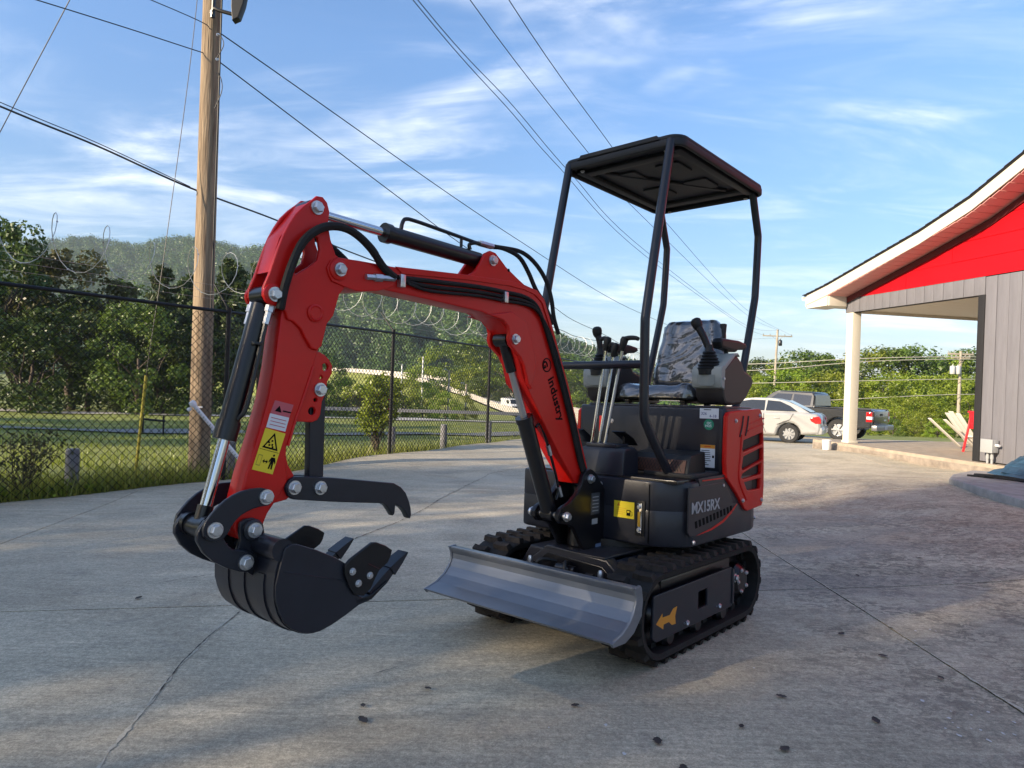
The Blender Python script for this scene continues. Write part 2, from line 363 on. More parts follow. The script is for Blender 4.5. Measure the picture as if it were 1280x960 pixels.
prof2 = [(.783, .168), (.705, .186), (.655, .215), (.624, .254), (.606, .295), (.606, .325), (.622, .354)]
bm = bmesh.new()
loop = prof+prof2
ra = [bm.verts.new((x, -.512, z)) for x, z in loop]; rb = [bm.verts.new((x, .512, z)) for x, z in loop]
for i in range(len(loop)): bm.faces.new((ra[i], ra[(i+1) % len(loop)], rb[(i+1) % len(loop)], rb[i]))
bm.faces.new(ra[::-1]); bm.faces.new(rb); bmesh.ops.recalc_face_normals(bm, faces=bm.faces[:])
bl = P('dozer_blade', tomesh(bm), BLADE, smooth=10)
P('top_rib', box(.600, .638, -.51, .51, .343, .356, .003), BLADE, bl)
for y in (-.516, .516):
    e = [(.644, .356), (.628, .322), (.628, .298), (.644, .262), (.674, .228), (.720, .200), (.795, .178), (.782, .162), (.70, .160), (.64, .185), (.585, .240), (.578, .30), (.590, .350), (.60, .360)]
    P('end_plate', plate(e, y-.006, y+.006, bev=.002), BLADE, bl)
for y in (-.17, .17): P('push_arm', merge(plate([(.61, .20), (.61, .29), (.35, .33), (.10, .25), (.10, .17), (.35, .20)], y-.02, y+.02)), DARK, bl)
P('blade_cylinder', merge(tube([(.57, 0.02, .26), (.44, 0.02, .30)], .014, 10), tube([(.46, .02, .295), (.2, .02, .36)], .028, 12)), BLACKM, bl)
P('blade_hose', merge(tube(catmull([(.43, .05, .34), (.5, .08, .36), (.52, .10, .31), (.45, .14, .27)]), .009, 8), tube(catmull([(.43, -.02, .34), (.5, -.06, .35), (.5, -.09, .30), (.44, -.12, .27)]), .009, 8)), BLACKP)

# ---- upper structure
def rrect(x0, x1, y0, y1, r, n=5):
    o = []
    for cx, cy, a0 in ((x1-r, y1-r, 0), (x0+r, y1-r, 90), (x0+r, y0+r, 180), (x1-r, y0+r, 270)):
        for i in range(n+1):
            a = R(a0+90*i/n); o.append((cx+r*math.cos(a), cy+r*math.sin(a)))
    return o
bodyo = [(.20, -.40), (.20, .30), (.195, .335), (.175, .37), (.14, .41), (.11, .44), (.08, .46), (.05, .468), (-.60, .468), (-.68, .45), (-.73, .40), (-.76, .28), (-.765, 0), (-.76, -.28), (-.73, -.40), (-.68, -.44), (-.60, -.45), (.10, -.45), (.16, -.445), (.19, -.43)]
house = P('lower_body', merge(plate(bodyo, .425, .60, axis='Z', bev=.016), plate([(x if x > -.3 else x*.99, y*.998) for x, y in bodyo], .585, .722, axis='Z', bev=.010)), DARK)
# the joint between front plate and corner skirt, and its screws
P('panel_seam', box(.1995, .2022, .318, .322, .44, .71, .0005), INK, house)
P('panel_seam', box(.1995, .2022, .016, .020, .44, .71, .0005), INK, house)
for p, d in (((.2, .055, .685), (1, 0, 0)), ((.2, .055, .395+.05), (1, 0, 0)), ((.055, .468, .45), (0, 1, 0)), ((-.245, .468, .69), (0, 1, 0)), ((-.66, .46, .49), (-.2, 1, 0))): bolt(house, p, d, True, 'screw')
# raised lower side cover with vents and the model name
cov = [(.118, .70), (-.21, .705), (-.262, .70), (-.36, .60), (-.30, .53), (.0, .475), (.10, .48), (.118, .50)]
sc = P('side_cover', plate(cov, .466, .4735, bev=.003), DARK, house)
for i in range(11):
    x = .045-i*.0375; z = .512+i*.0038
    P('vent_slot', plate([(x+.002, z), (x+.010, z+.032), (x-.008, z+.034), (x-.016, z+.002)], .4730, .4742, bev=.0003), INK, sc)
    P('vent_fin', tube([(x-.017, .4745, z+.002), (x-.009, .4745, z+.034)], .0022, 5), DARK, sc)
tm = text_mesh('MX15RX', .073, .0008, .0012, .95)
tm.transform(Matrix.Translation((.092, .4745, .582)) @ Matrix(((-1.10, 0, 0, 0), (0, 0, 1, 0), (0, 1, 0, 0), (0, 0, 0, 1))))
P('model_lettering', tm, LGREY, sc, smooth=0)
sw = [(.05, .478), (-.12, .487), (-.25, .51), (-.34, .545), (-.41, .585), (-.40, .588), (-.33, .556), (-.24, .522), (-.12, .497)]
P('red_pinstripe', plate(sw, .4745, .4752, bev=.0002), RED, sc)
P('corner_post_plate', plate([(.0, .70), (.02, .735), (-.27, .742), (-.26, .70)], .452, .470, bev=.002), DARK, house)
P('red_edge', box(-.25, -.02, .455, .4725, .722, .728, .002), RED, house)
# yellow fuel sticker and level gauge on the front
ys_ = P('fuel_sticker', box(.2022, .2034, .136, .245, .541, .617, 0), YELLOW, house, 0)
def strip(y0, y1, z0, z1, m, par, x=.2036, nm='print'): return P(nm, box(x, x+.0006, y0, y1, z0, z1, 0), m, par, 0)
strip(.205, .226, .553, .580, INK, ys_, nm='pump_symbol'); strip(.209, .221, .567, .576, YELLOW, ys_, .2044, 'pump_window'); P('pump_hose', tube([(.2042, .226, .575), (.2042, .234, .572), (.2042, .235, .556), (.2042, .229, .553)], .0012, 5), INK, ys_)
P('warning_triangle', polyprism([(0, 0), (.018, 0), (.009, .016)], .0008, Matrix.Translation((.2034, .152, .594)) @ Matrix(((0, 0, 1, 0), (1, 0, 0, 0), (0, 1, 0, 0), (0, 0, 0, 1)))), ORANGE, ys_)
for i, (a, b) in enumerate(((.15, .20), (.145, .195), (.145, .198), (.145, .188))): strip(a, b, .584-i*.009, .5855-i*.009, ORANGE, ys_)
ga = P('level_gauge', merge(box(.200, .206, .252, .302, .468, .630, .004)), BLACKP, house)
P('gauge_frame', merge(box(.205, .212, .264, .290, .484, .618, .003)), CHROME, ga); P('gauge_tube', box(.211, .215, .270, .284, .512, .580, .002), mat('gauge_amber', (.42, .24, .02), .25), ga)
bolt(ga, (.211, .277, .602), (1, 0, 0), True); bolt(ga, (.211, .277, .497), (1, 0, 0), True)

# ---- engine hood, red side panels
hood = P('engine_hood', merge(plate(rrect(-.73, -.29, -.435, .452, .03), .70, 1.067, axis='Z', bev=.012), plate(rrect(-.70, -.32, -.40, .43, .03), 1.06, 1.078, axis='Z', bev=.006)), DARK)
redo = [(-.255, 1.028), (-.275, 1.046), (-.33, 1.053), (-.62, 1.070), (-.668, 1.070), (-.690, 1.05), (-.712, .99), (-.728, .86), (-.736, .66), (-.728, .575), (-.71, .552), (-.52, .540), (-.49, .552), (-.385, .64), (-.262, .726), (-.247, .80)]
slots = [[(-.455, .905), (-.69, .942), (-.706, .935), (-.71, .89), (-.695, .882), (-.455, .846), (-.443, .86)], [(-.458, .822), (-.69, .862), (-.708, .856), (-.712, .802), (-.70, .796), (-.455, .752), (-.44, .764)],
         [(-.450, .735), (-.68, .785), (-.695, .780), (-.697, .730), (-.685, .722), (-.46, .708), (-.435, .718)], [(-.475, .690), (-.67, .700), (-.688, .695), (-.688, .655), (-.675, .645), (-.53, .645), (-.512, .650)]]
for s in (1, -1):
    y0, y1 = (.458, .482) if s == 1 else (-.462, -.440)
    sh = 0 if s == 1 else -.06
    rp = P('red_side_panel', plate([(x+sh, z) for x, z in redo], y0, y1, [[(x+sh, z) for x, z in q] for q in slots], bev=.006), RED)
    P('mesh_screen', plate([(-.43, .92), (-.71, .95), (-.72, .64), (-.50, .63), (-.42, .72)], min(y0, y1)-.003, min(y0, y1)+.004 if s == 1 else y1-.01, bev=.001), BLACKP, rp)
    yo = y1 if s == 1 else y0
    # raised ribs following the slots
    for q in ([(-.40, .925), (-.425, .975), (-.44, 1.03)], [(-.47, .93), (-.49, .975), (-.505, 1.03)]):
        P('pressed_groove', tube(catmull([(x, yo, z) for x, z in q]), .006, 6), mat('groove_black', (.02, .004, .004), .5) if not bpy.data.materials.get('groove_black') else bpy.data.materials['groove_black'], rp)
    for z_ in (.955, .985): P('pressed_rib', tube([(-.50, yo, z_), (-.71, yo, z_+.035)], .005, 6), RED, rp)
    P('pressed_rib', tube(catmull([(-.425, yo, .935), (-.415, yo, .83), (-.405, yo, .71), (-.50, yo, .60)]), .006, 6), RED, rp)
    for x, z in ((-.35, 1.005), (-.655, 1.035), (-.455, .60), (-.70, .585)): bolt(rp, (x, yo, z), (0, s, 0), True)
# hood stickers: white invoice sticker, green QC PASS, instruction label
hx = -.2895
def stick(nm, y0, y1, z0, z1, m, par=hood, x=hx, th=.001): return P(nm, box(x, x+th, y0, y1, z0, z1, 0), m, par, 0)
def line_strips(par, y0, y1, z0, z1, n, m, x, seed=1):
    rr = random.Random(seed)
    for i in range(n):
        z = z1-(i+.6)*(z1-z0)/n; P('print_line', box(x, x+.0005, y0, y0+(y1-y0)*rr.uniform(.55, 1), z, z+(z1-z0)/n*.32, 0), m, par, 0)
w1 = stick('paper_sticker', .318, .420, 1.012, 1.064, WHITE)
line_strips(w1, .340, .40, 1.050, 1.062, 1, INK, hx+.001, 3)
INKB = mat('blue_ink', (.03, .04, .16), .6)
for i, s_ in enumerate(('326', '4-18')):
    t_ = text_mesh(s_, .021, .0003); t_.transform(Matrix.Translation((hx+.0013, .325+.045*i, 1.030-.012*i)) @ Matrix(((0, 0, 1, 0), (1, 0, 0, 0), (0, 1, 0, 0), (0, 0, 0, 1)))); P('handwriting', t_, INKB, w1, 0)
g1 = P('pass_sticker', lathe([(0, 0), (.027, 0), (.027, .001), (0, .001)], AX((hx, .368, .982), (1, 0, 0)), 28), GREEN, hood)
for i, s_ in enumerate(('QC', 'PASS')):
    t_ = text_mesh(s_, .0165, .0003, .0003); t_.transform(Matrix.Translation((hx+.0013, .357-.008*i, .984-.015*i)) @ Matrix(((0, 0, 1, 0), (1, 0, 0, 0), (0, 1, 0, 0), (0, 0, 0, 1)))); P('pass_lettering', t_, WHITE, g1, 0)
i1 = stick('instruction_label', .326, .404, .766, .880, WHITE)
P('label_header', box(hx+.001, hx+.0016, .326, .404, .862, .880, 0), ORANGE, i1, 0); line_strips(i1, .332, .385, .775, .855, 8, INK, hx+.001, 5)
P('label_icon', box(hx+.001, hx+.0016, .390, .400, .815, .828, 0), INK, i1, 0)
line_strips(i1, .347, .385, .866, .876, 1, RED, hx+.0016, 6)

# ---- floor, pedals, foot rest, lever console
flo = P('floor_plate', merge(box(-.30, .17, -.42, .44, .715, .732, .004)), BLACKM)
P('floor_mat', plate(rrect(-.28, .02, .17, .445, .03), .732, .752, axis='Z', bev=.005), mat('mat_rubber', (.018, .018, .019), .75, bump=.2, bscale=150), flo)
con = P('lever_console', merge(plate([(.165, .715), (.16, .835), (.145, .855), (.06, .862), (.03, .845), (.02, .715)], -.10, .155, bev=.008), box(.03, .14, -.08, .10, .855, .875, .006)), DARK)
pad = P('foot_rest', plate([(-.01, .745), (-.03, .815), (-.05, .835), (-.19, .850), (-.20, .745)], .085, .40, bev=.006), BLACKP)
PADM = mat('tan_red_pad', (.085, .030, .018), .6, var=.3, vscale=25)
tex = P('diamond_pad', plate([(-.006, .752), (-.024, .812), (-.028, .812), (-.010, .752)], .10, .385, bev=.0008), PADM, pad)
bm = bmesh.new()
for i in range(17):
    for sgn in (1, -1):
        y0 = .105+i*.0165; y1 = y0+sgn*.033
        if not (.10 <= y1 <= .385): continue
        tube_into(bm, [(-.005, y0, .756), (-.0228, y1, .810)], .0013, 4)
tag(P('diamond_stitching', tomesh(bm), BLACKP, pad), kind='stuff')
P('foot_pedal', merge(plate([(0.035, .932), (.03, .937), (-.06, .90), (-.10, .865), (-.095, .862), (-.055, .893)], -.0, .075, bev=.002), tube([(-.02, .04, .91), (-.02, .04, .86)], .005, 6)), BLACKM)
P('foot_pedal', plate([(-.03, .93), (-.035, .935), (-.10, .90), (-.14, .865), (-.135, .862), (-.10, .893)], -.30, -.22, bev=.002), BLACKM)

# ---- three long chrome levers with black T grips
def tgrip(p, yo, rise):
    bm = bmesh.new(); lathe_into(bm, [(0, -.035), (.013, -.035), (.017, -.01), (.020, .018), (.015, .034), (0, .038)], AX(p, (0, .25*rise, 1)), 12)
    q = Vector(p)+Vector((0, 0, .022)); tube_into(bm, catmull([q, q+Vector((0, yo*.4, .006)), q+Vector((0, yo*.8, .004)), q+Vector((0, yo, -.002))], 4), .013, 10, True, .010)
    return tomesh(bm)
for i, (b0, b1, t1, yo, rs) in enumerate([((.09, -.10, .79), (.09, -.075, .885), (.09, -.008, 1.350), -.035, 1), ((.09, -.055, .79), (.09, -.033, .885), (.09, .038, 1.318), -.03, 1), ((.09, -.012, .84), (.09, .003, .885), (.09, .088, 1.347), .085, 1)]):
    lv_ = P('control_lever', tube(catmull([b0, b1, t1], 5) if 0 else [b0, b1, t1], .0085, 10), CHROME)
    d_ = (Vector(t1)-Vector(b1)).normalized(); P('lever_grip', tgrip(Vector(t1)+d_*.02, yo, rs), BLACKP, lv_)
P('safety_flag', box(.03, .036, -.075, -.055, .93, 1.01, .003), RED)
bolt(EX, (.0, -.022, .985), (1, 0, 0), True, 'screw')

# ---- seat under its plastic wrap
WRAP = bpy.data.materials.new('plastic_wrapped_vinyl'); WRAP.use_nodes = True; t_ = WRAP.node_tree; b_ = t_.nodes['Principled BSDF']
b_.inputs['Base Color'].default_value = (.012, .012, .014, 1); b_.inputs['Roughness'].default_value = .35; b_.inputs['Coat Weight'].default_value = 1; b_.inputs['Coat Roughness'].default_value = .05; b_.inputs['Coat IOR'].default_value = 1.8
c_ = t_.nodes.new('ShaderNodeTexCoord'); mp_ = t_.nodes.new('ShaderNodeMapping'); mp_.inputs['Rotation'].default_value = (.5, .3, .8); mp_.inputs['Scale'].default_value = (1, 1, 2.2); t_.links.new(c_.outputs['Object'], mp_.inputs[0])
w_ = t_.nodes.new('ShaderNodeTexNoise'); w_.inputs['Scale'].default_value = 3.6; w_.inputs['Detail'].default_value = 1.6; w_.inputs['Distortion'].default_value = 1.4; t_.links.new(mp_.outputs[0], w_.inputs['Vector'])
w2 = t_.nodes.new('ShaderNodeTexNoise'); w2.noise_type = 'RIDGED_MULTIFRACTAL'; w2.inputs['Scale'].default_value = 9; w2.inputs['Detail'].default_value = 2; w2.inputs['Distortion'].default_value = .8; t_.links.new(mp_.outputs[0], w2.inputs['Vector'])
ad = t_.nodes.new('ShaderNodeMath'); ad.operation = 'MULTIPLY_ADD'; ad.inputs[1].default_value = .22; t_.links.new(w2.outputs[0], ad.inputs[0]); t_.links.new(w_.outputs['Fac'], ad.inputs[2])
bp_ = t_.nodes.new('ShaderNodeBump'); bp_.inputs['Strength'].default_value = .5; bp_.inputs['Distance'].default_value = .03; t_.links.new(ad.outputs[0], bp_.inputs['Height']); t_.links.new(bp_.outputs[0], b_.inputs['Coat Normal'])
cr_ = t_.nodes.new('ShaderNodeValToRGB'); cr_.color_ramp.elements[0].position = .25; cr_.color_ramp.elements[0].color = (.012, .012, .014, 1); cr_.color_ramp.elements[1].position = .85; cr_.color_ramp.elements[1].color = (.075, .078, .088, 1); t_.links.new(w_.outputs['Fac'], cr_.inputs[0]); t_.links.new(cr_.outputs[0], b_.inputs['Base Color'])  # paler ramp tones put the wrap's glimmer into the base colour
def cushion(w0, w1, h, th, M, dish=.02, roll=.0, n=18):
    """a padded slab w0 wide at the bottom, w1 at the top, with raised side bolsters"""
    bm = bmesh.new(); g = []
    for i in range(n+1):
        row = []
        for j in range(n+1):
            u = -1+2*j/n; v = i/n; wd = (w0+(w1-w0)*v)/2
            rr = max(abs(u), abs(2*v-1)); c = .0
            ex = 1-.16*(abs(u)**6)*(abs(2*v-1)**6)
            bol = dish*min(1, max(0, (abs(u)-.5)/.2)) + roll*max(0, (v-.85)/.15)
            edge = (1-abs(u)**8)**.5*(1-abs(2*v-1)**10)**.5
            z = (th+bol)*edge + .004*math.sin(v*21)*math.sin(u*9)
            row.append(bm.verts.new(M @ Vector((u*wd*ex, h*(.5+(v-.5)*ex), z))))
        g.append(row)
    for i in range(n):
        for j in range(n): bm.faces.new((g[i][j], g[i][j+1], g[i+1][j+1], g[i+1][j]))
    e = [g[0][j] for j in range(n+1)]+[g[i][n] for i in range(1, n+1)]+[g[n][j] for j in range(n-1, -1, -1)]+[g[i][0] for i in range(n-1, 0, -1)]
    nrm = (M.to_3x3() @ Vector((0, 0, 1))).normalized()
    e2 = [bm.verts.new(v.co-nrm*.02) for v in e]
    for i in range(len(e)): bm.faces.new((e[i], e2[i], e2[(i+1) % len(e)], e[(i+1) % len(e)]))
    bm.faces.new(e2[::-1] if False else e2); bmesh.ops.recalc_face_normals(bm, faces=bm.faces[:]); return tomesh(bm)
st = P('seat', cushion(.50, .46, .42, .05, Matrix(((0, -1, .03, -.32), (1, 0, 0, 0.01), (0, -.03, 1, 1.135), (0, 0, 0, 1))), .018), WRAP, smooth=60)
P('backrest', cushion(.48, .36, .44, .05, Matrix(((0, -.22, .97, -.745), (1, 0, 0, .01), (0, .97, .22, 1.165), (0, 0, 0, 1))), .028, .01), WRAP, st, smooth=60)
P('seat_shell', merge(plate(rrect(-.76, -.34, -.235, .255, .05), 1.105, 1.125, axis='Z', bev=.008), plate([(-.71, 1.13), (-.815, 1.56), (-.84, 1.56), (-.76, 1.11)], -.19, .21, bev=.01)), BLACKP, st)
for y in (-.16, .18): P('seat_rail', box(-.70, -.36, y-.015, y+.015, 1.088, 1.106, .003), BLACKM, st)
for x, y in ((-.38, -.16), (-.38, .18), (-.66, -.16), (-.66, .18)): P('seat_support', box(x-.015, x+.015, y-.015, y+.015, 1.07, 1.09, .002), BLACKM, st)
# ---- side consoles with joysticks
for s in (1, -1):
    Y = (lambda a, b: (a, b)) if s == 1 else (lambda a, b: (-b, -a))
    y0, y1 = Y(.265, .420)
    side = [(-.335, 1.262), (-.33, 1.175), (-.34, 1.12), (-.37, 1.09), (-.45, 1.083), (-.56, 1.09), (-.63, 1.125), (-.70, 1.19), (-.72, 1.215), (-.69, 1.25), (-.60, 1.272), (-.56, 1.315), (-.50, 1.345), (-.46, 1.338)]
    c = P('arm_console', plate(side, y0, y1, bev=.014), BROWNP)
    cap = [(-.300, 1.255), (-.303, 1.185), (-.312, 1.170), (-.345, 1.160), (-.35, 1.262), (-.47, 1.340), (-.50, 1.347), (-.53, 1.340), (-.50, 1.358), (-.46, 1.354), (-.335, 1.284), (-.31, 1.275)]
    P('console_cap', plate(cap, y0-.004, y1+.004, bev=.006), GREYP, c)
    P('cap_recess', plate([(y0+.03, 1.19), (y0+.045, 1.178), (y1-.045, 1.178), (y1-.03, 1.19), (y1-.03, 1.235), (y0+.03, 1.235)], -.302, -.2985, axis='X', bev=.001), mat('grey_plastic_in', (.21, .225, .21), .5), c)
    bolt(c, (-.33 if 1 else 0, y1+.001 if s == 1 else y0-.001, 1.215), (0, s, 0), True, 'screw')
    yc = .335*s; prof_ = []
    for k in range(6): rr = .062-.006*k; prof_ += [(rr, k*.016), (rr+.003, k*.016+.004), (rr-.008, k*.016+.012)]
    P('rubber_bellows', lathe([(0, -.03), (.062, -.03)]+prof_+[(.02, .105), (.017, .125), (0, .125)], AX((-.35, yc, 1.268), (.06, 0, 1)), 4 if 0 else 20), BLACKP, c)
    top = (-.335, .268, 1.500) if s == 1 else (-.33, -.352, 1.485)
    P('joystick', merge(tube(catmull([(-.345, yc, 1.36), ((-.345+top[0])/2, (yc+top[1])/2, 1.425), top], 5), .016, 12, .019) if 0 else tube(catmull([(-.345, yc, 1.36), ((-.345+top[0])/2, (yc+top[1])/2+.004, 1.43), top], 5), .0155, 12, .020),
        lathe([(0, -.03), (.018, -.028), (.026, -.012), (.029, .008), (.026, .024), (.014, .033), (0, .035)], AX(top, (.25, -.35 if s == 1 else 0, 1)), 16)), BLACKP, c)
    a0, a1 = Y(.315, .375)
    P('armrest', plate([(-.40, 1.41), (-.42, 1.432), (-.64, 1.438), (-.72, 1.43), (-.74, 1.41), (-.70, 1.392), (-.62, 1.385), (-.60, 1.372), (-.42, 1.378)], a0, a1, bev=.014), BLACKP, c)
    P('armrest_post', tube([(-.52, (a0+a1)/2, 1.385), (-.54, (a0+a1)/2, 1.32)], .012, 8), BLACKM, c)

# ---- canopy on four bent posts
FR = [(.048, 2.345), (.15, 1.90), (.243, 1.475), (.246, 1.455), (.242, 1.25), (.236, 1.035), (.225, .99), (-.02, .73)]
RR = [(-.938, 2.338), (-.965, 2.26), (-1.025, 2.115), (-1.032, 2.09), (-1.005, 1.745), (-.998, 1.71), (-.86, 1.31), (-.78, 1.09), (-.72, 1.05)]
for s in (1, -1):
    for q, nm in ((FR, 'canopy_post'), (RR, 'canopy_post')):
        pts = [Vector((x, s*.302, z)) for x, z in q]; pts = chaikin([tuple(p) for p in pts], 1, False)
        P(nm, tube(pts, .0215, 14), DARK)
P('cross_bar', tube([(.243, -.30, 1.253), (.243, .30, 1.253)], .0195, 14), DARK)
P('cross_bar', tube([(-.80, -.30, 1.15), (-.80, .30, 1.15)], .018, 12), DARK)
def rim(x0, x1, y0, y1, r): return rrect(x0, x1, y0, y1, r, 6)
CANM = mat('canopy_plastic', (.006, .0065, .0085), .62, coat=0, bump=.02, bscale=300)
can = P('canopy_roof', merge(plate(rim(-.985, .060, -.352, .358, .075), 2.342, 2.374, axis='Z', bev=.0155)), CANM)
P('canopy_skirt', plate(rim(-.988, .063, -.355, .361, .075), 2.316, 2.352, [rim(-.968, .043, -.335, .341, .06)], axis='Z', bev=.006), CANM, can)
P('raised_top', plate(rim(-.93, .0, -.30, .31, .09), 2.366, 2.380, axis='Z', bev=.012), CANM, can); P('raised_top', plate(rim(-.86, -.08, -.22, .23, .09), 2.372, 2.390, axis='Z', bev=.012), CANM, can)
P('front_lip', plate([(-.24, 2.352), (-.22, 2.378), (.23, 2.378), (.25, 2.352)], .02, .067, axis='X', bev=.006), CANM, can)
for q in ([(-.80, -.20), (-.15, .20)], [(-.80, .20), (-.15, -.20)]):
    a, b = Vector((*q[0], 0)), Vector((*q[1], 0)); d = b-a
    P('pressed_rib', box(0, d.length, -.012, .012, 2.328, 2.345, .006, Matrix.Translation((a.x, a.y, 0)) @ Matrix.Rotation(math.atan2(d.y, d.x), 4, 'Z')), CANM, can)
for x in (-.86, -.09): P('pressed_rib', box(x-.03, x+.03, -.29, .29, 2.322, 2.345, .008), CANM, can)
for y in (-.29, .29): P('pressed_rib', box(-.92, -.03, y-.022, y+.022, 2.320, 2.345, .008), CANM, can)
for x, y in ((-.30, .13), (-.62, .13), (-.30, -.13), (-.62, -.13)): P('pressed_panel', plate(rim(x-.09, x+.09, y-.07, y+.07, .02), 2.332, 2.345, axis='Z', bev=.004), CANM, can)
for x in (.02, -.94):
    for y in (-.25, .25): bolt(can, (x-.02, y, 2.318), (0, 0, -1), True)

# ---- swing post at the front
post = [(.376, .738), (.351, .757), (.325, .765), (.299, .757), (.265, .735), (.235, .70), (.19, .66), (.19, .34), (.30, .345), (.36, .40), (.439, .504), (.476, .520), (.530, .530), (.556, .550), (.560, .575), (.540, .598), (.504, .611), (.469, .622), (.422, .654), (.392, .688)]
sw_ = P('swing_post', merge(plate(post, .055, .078), plate(post, -.078, -.055), tube([(.30, 0, .40), (.30, 0, .62)], .05, 16), box(.19, .30, -.06, .06, .36, .68, .006)), BLACKM)
P('boom_foot_pin', tube([(.325, -.085, .715), (.325, .085, .715)], .017, 12), ZINC, sw_)
bolt(sw_, (.322, .078, .718)); bolt(sw_, (.322, -.078, .718), (0, -1, 0))
P('cylinder_pin', tube([(.523, -.10, .565), (.523, .10, .565)], .014, 12), ZINC, sw_)
for s in (1, -1):
    P('spacer', lathe([(.0, .0), (.022, 0), (.022, .03), (0, .03)], AX((.523, s*.05, .565), (0, s, 0)), 14), BLACKM, sw_); bolt(sw_, (.523, s*.095, .565), (0, s, 0))
P('data_plate', box(.24, .31, .0782, .0790, .55, .65, 0), mat('dark_data_plate', (.05, .055, .065), .4), sw_, 0)
for i in range(5): P('print_line', box(.25, .30, .0791, .0795, .565+i*.016, .569+i*.016, 0), LGREY, sw_, 0)
P('small_label', box(.255, .30, .0782, .0792, .505, .530, 0), LGREY, sw_, 0); P('small_label', box(.215, .265, .0782, .0792, .36, .41, 0), mat('blue_grey_label', (.12, .17, .28), .4), sw_, 0)

# ---- boom
boom = [(1.757, 1.440), (1.765, 1.462), (1.752, 1.488), (1.72, 1.502), (1.64, 1.508), (1.49, 1.512), (1.325, 1.524), (1.142, 1.539), (1.031, 1.547), (.888, 1.554), (.801, 1.55), (.74, 1.543), (.69, 1.525), (.64, 1.475), (.602, 1.386), (.545, 1.274), (.479, 1.152), (.395, .953), (.305, .75), (.302, .72), (.325, .700), (.36, .695), (.400, .70), (.529, .84), (.65, .985), (.75, 1.11), (.798, 1.172), (.830, 1.25), (.877, 1.332), (.945, 1.385), (1.047, 1.410), (1.32, 1.42), (1.538, 1.426), (1.60, 1.412), (1.65, 1.404), (1.70, 1.412), (1.744, 1.422)]
bo = P('boom', merge(plate(boom, -.048, .048, bev=.005), plate(boom, .0482, .055, bev=.003) if 0 else plate([(1.765, 1.462), (1.752, 1.488), (1.72, 1.502), (1.62, 1.506), (1.56, 1.495), (1.49, 1.47), (1.50, 1.44), (1.56, 1.418), (1.65, 1.404), (1.70, 1.412), (1.744, 1.422), (1.757, 1.44)], .047, .056)), RED)
for s in (1, -1):
    y0, y1 = (.047, .057) if s == 1 else (-.057, -.047)
    P('side_flange', plate([(1.49, 1.513), (1.142, 1.541), (.888, 1.556), (.80, 1.553), (.72, 1.542), (.67, 1.51), (.60, 1.386), (.545, 1.274), (.479, 1.152), (.395, .953), (.305, .75), (.32, .748), (.405, .945), (.49, 1.145), (.556, 1.265), (.612, 1.375), (.685, 1.495), (.735, 1.522), (.80, 1.532), (.888, 1.535), (1.142, 1.521), (1.46, 1.492)], y0, y1-.004 if s == 1 else y1, bev=.002), RED, bo)
    lug = [(1.03, 1.400), (.96, 1.415), (.888, 1.430), (.80, 1.40), (.755, 1.325), (.725, 1.235), (.73, 1.19), (.75, 1.12), (.773, 1.14), (.802, 1.215), (.829, 1.25), (.862, 1.272), (.893, 1.292), (.905, 1.318), (.900, 1.345), (.91, 1.368), (.943, 1.39)]
    P('cylinder_lug', plate(lug, *( (.045, .064) if s == 1 else (-.064, -.045)), bev=.004), RED, bo)
    brk = [(1.15, 1.530), (1.10, 1.560), (1.065, 1.605), (1.045, 1.642), (1.015, 1.658), (.985, 1.655), (.955, 1.635), (.92, 1.61), (.848, 1.575), (.767, 1.540)]
    P('cylinder_bracket', plate(brk, *((.034, .050) if s == 1 else (-.050, -.034)), bev=.004), RED, bo)
    bolt(bo, (1.003, s*.05, 1.620), (0, s, 0)); bolt(bo, (.868, s*.064, 1.319), (0, s, 0)); bolt(bo, (1.722, s*.064, 1.462), (0, s, 0))
P('bracket_hole', lathe([(0, 0), (.007, 0), (.007, .001), (0, .001)], AX((.905, .0498, 1.598), (0, 1, 0)), 10), INK, bo)
# logo and lettering along the boom
ang = math.atan2(1.0-1.30, .46-.60)
lm = text_mesh('industry', .062, .0006, .0012, 1.02)
LM = Matrix.Translation((.672, .0492, 1.195)) @ Matrix(((-.39, -.92, 0, 0), (0, 0, 1, 0), (-.92, .39, 0, 0), (0, 0, 0, 1)))
# text runs down the boom, its feet to the left
dx = Vector((-.42, 0, -.907)); dy = Vector((-.907, 0, .42))
def onboom(p, th=.0492): return Matrix(((dx.x, dy.x, 0, p[0]), (0, 0, 1, th), (dx.z, dy.z, 0, p[1]), (0, 0, 0, 1)))
M_ = onboom((.624, 1.168)); lm.transform(M_ @ Matrix.Scale(-1, 4, (0, 1, 0)) if 0 else M_); P('boom_lettering', lm, INK, bo, 0)
ring = plate(circ(0, 0, .031, 26), -.0006, .0006, [circ(0, 0, .026, 26)], axis='Z', bev=.0002); ring.transform(onboom((.635, 1.228)))
P('logo_ring', ring, INK, bo); fm = text_mesh('G', .046, .0006, .0015); fm.transform(onboom((.647, 1.235)) @ Matrix.Translation((-.012, -.018, 0))); P('logo_letter', fm, INK, bo, 0)
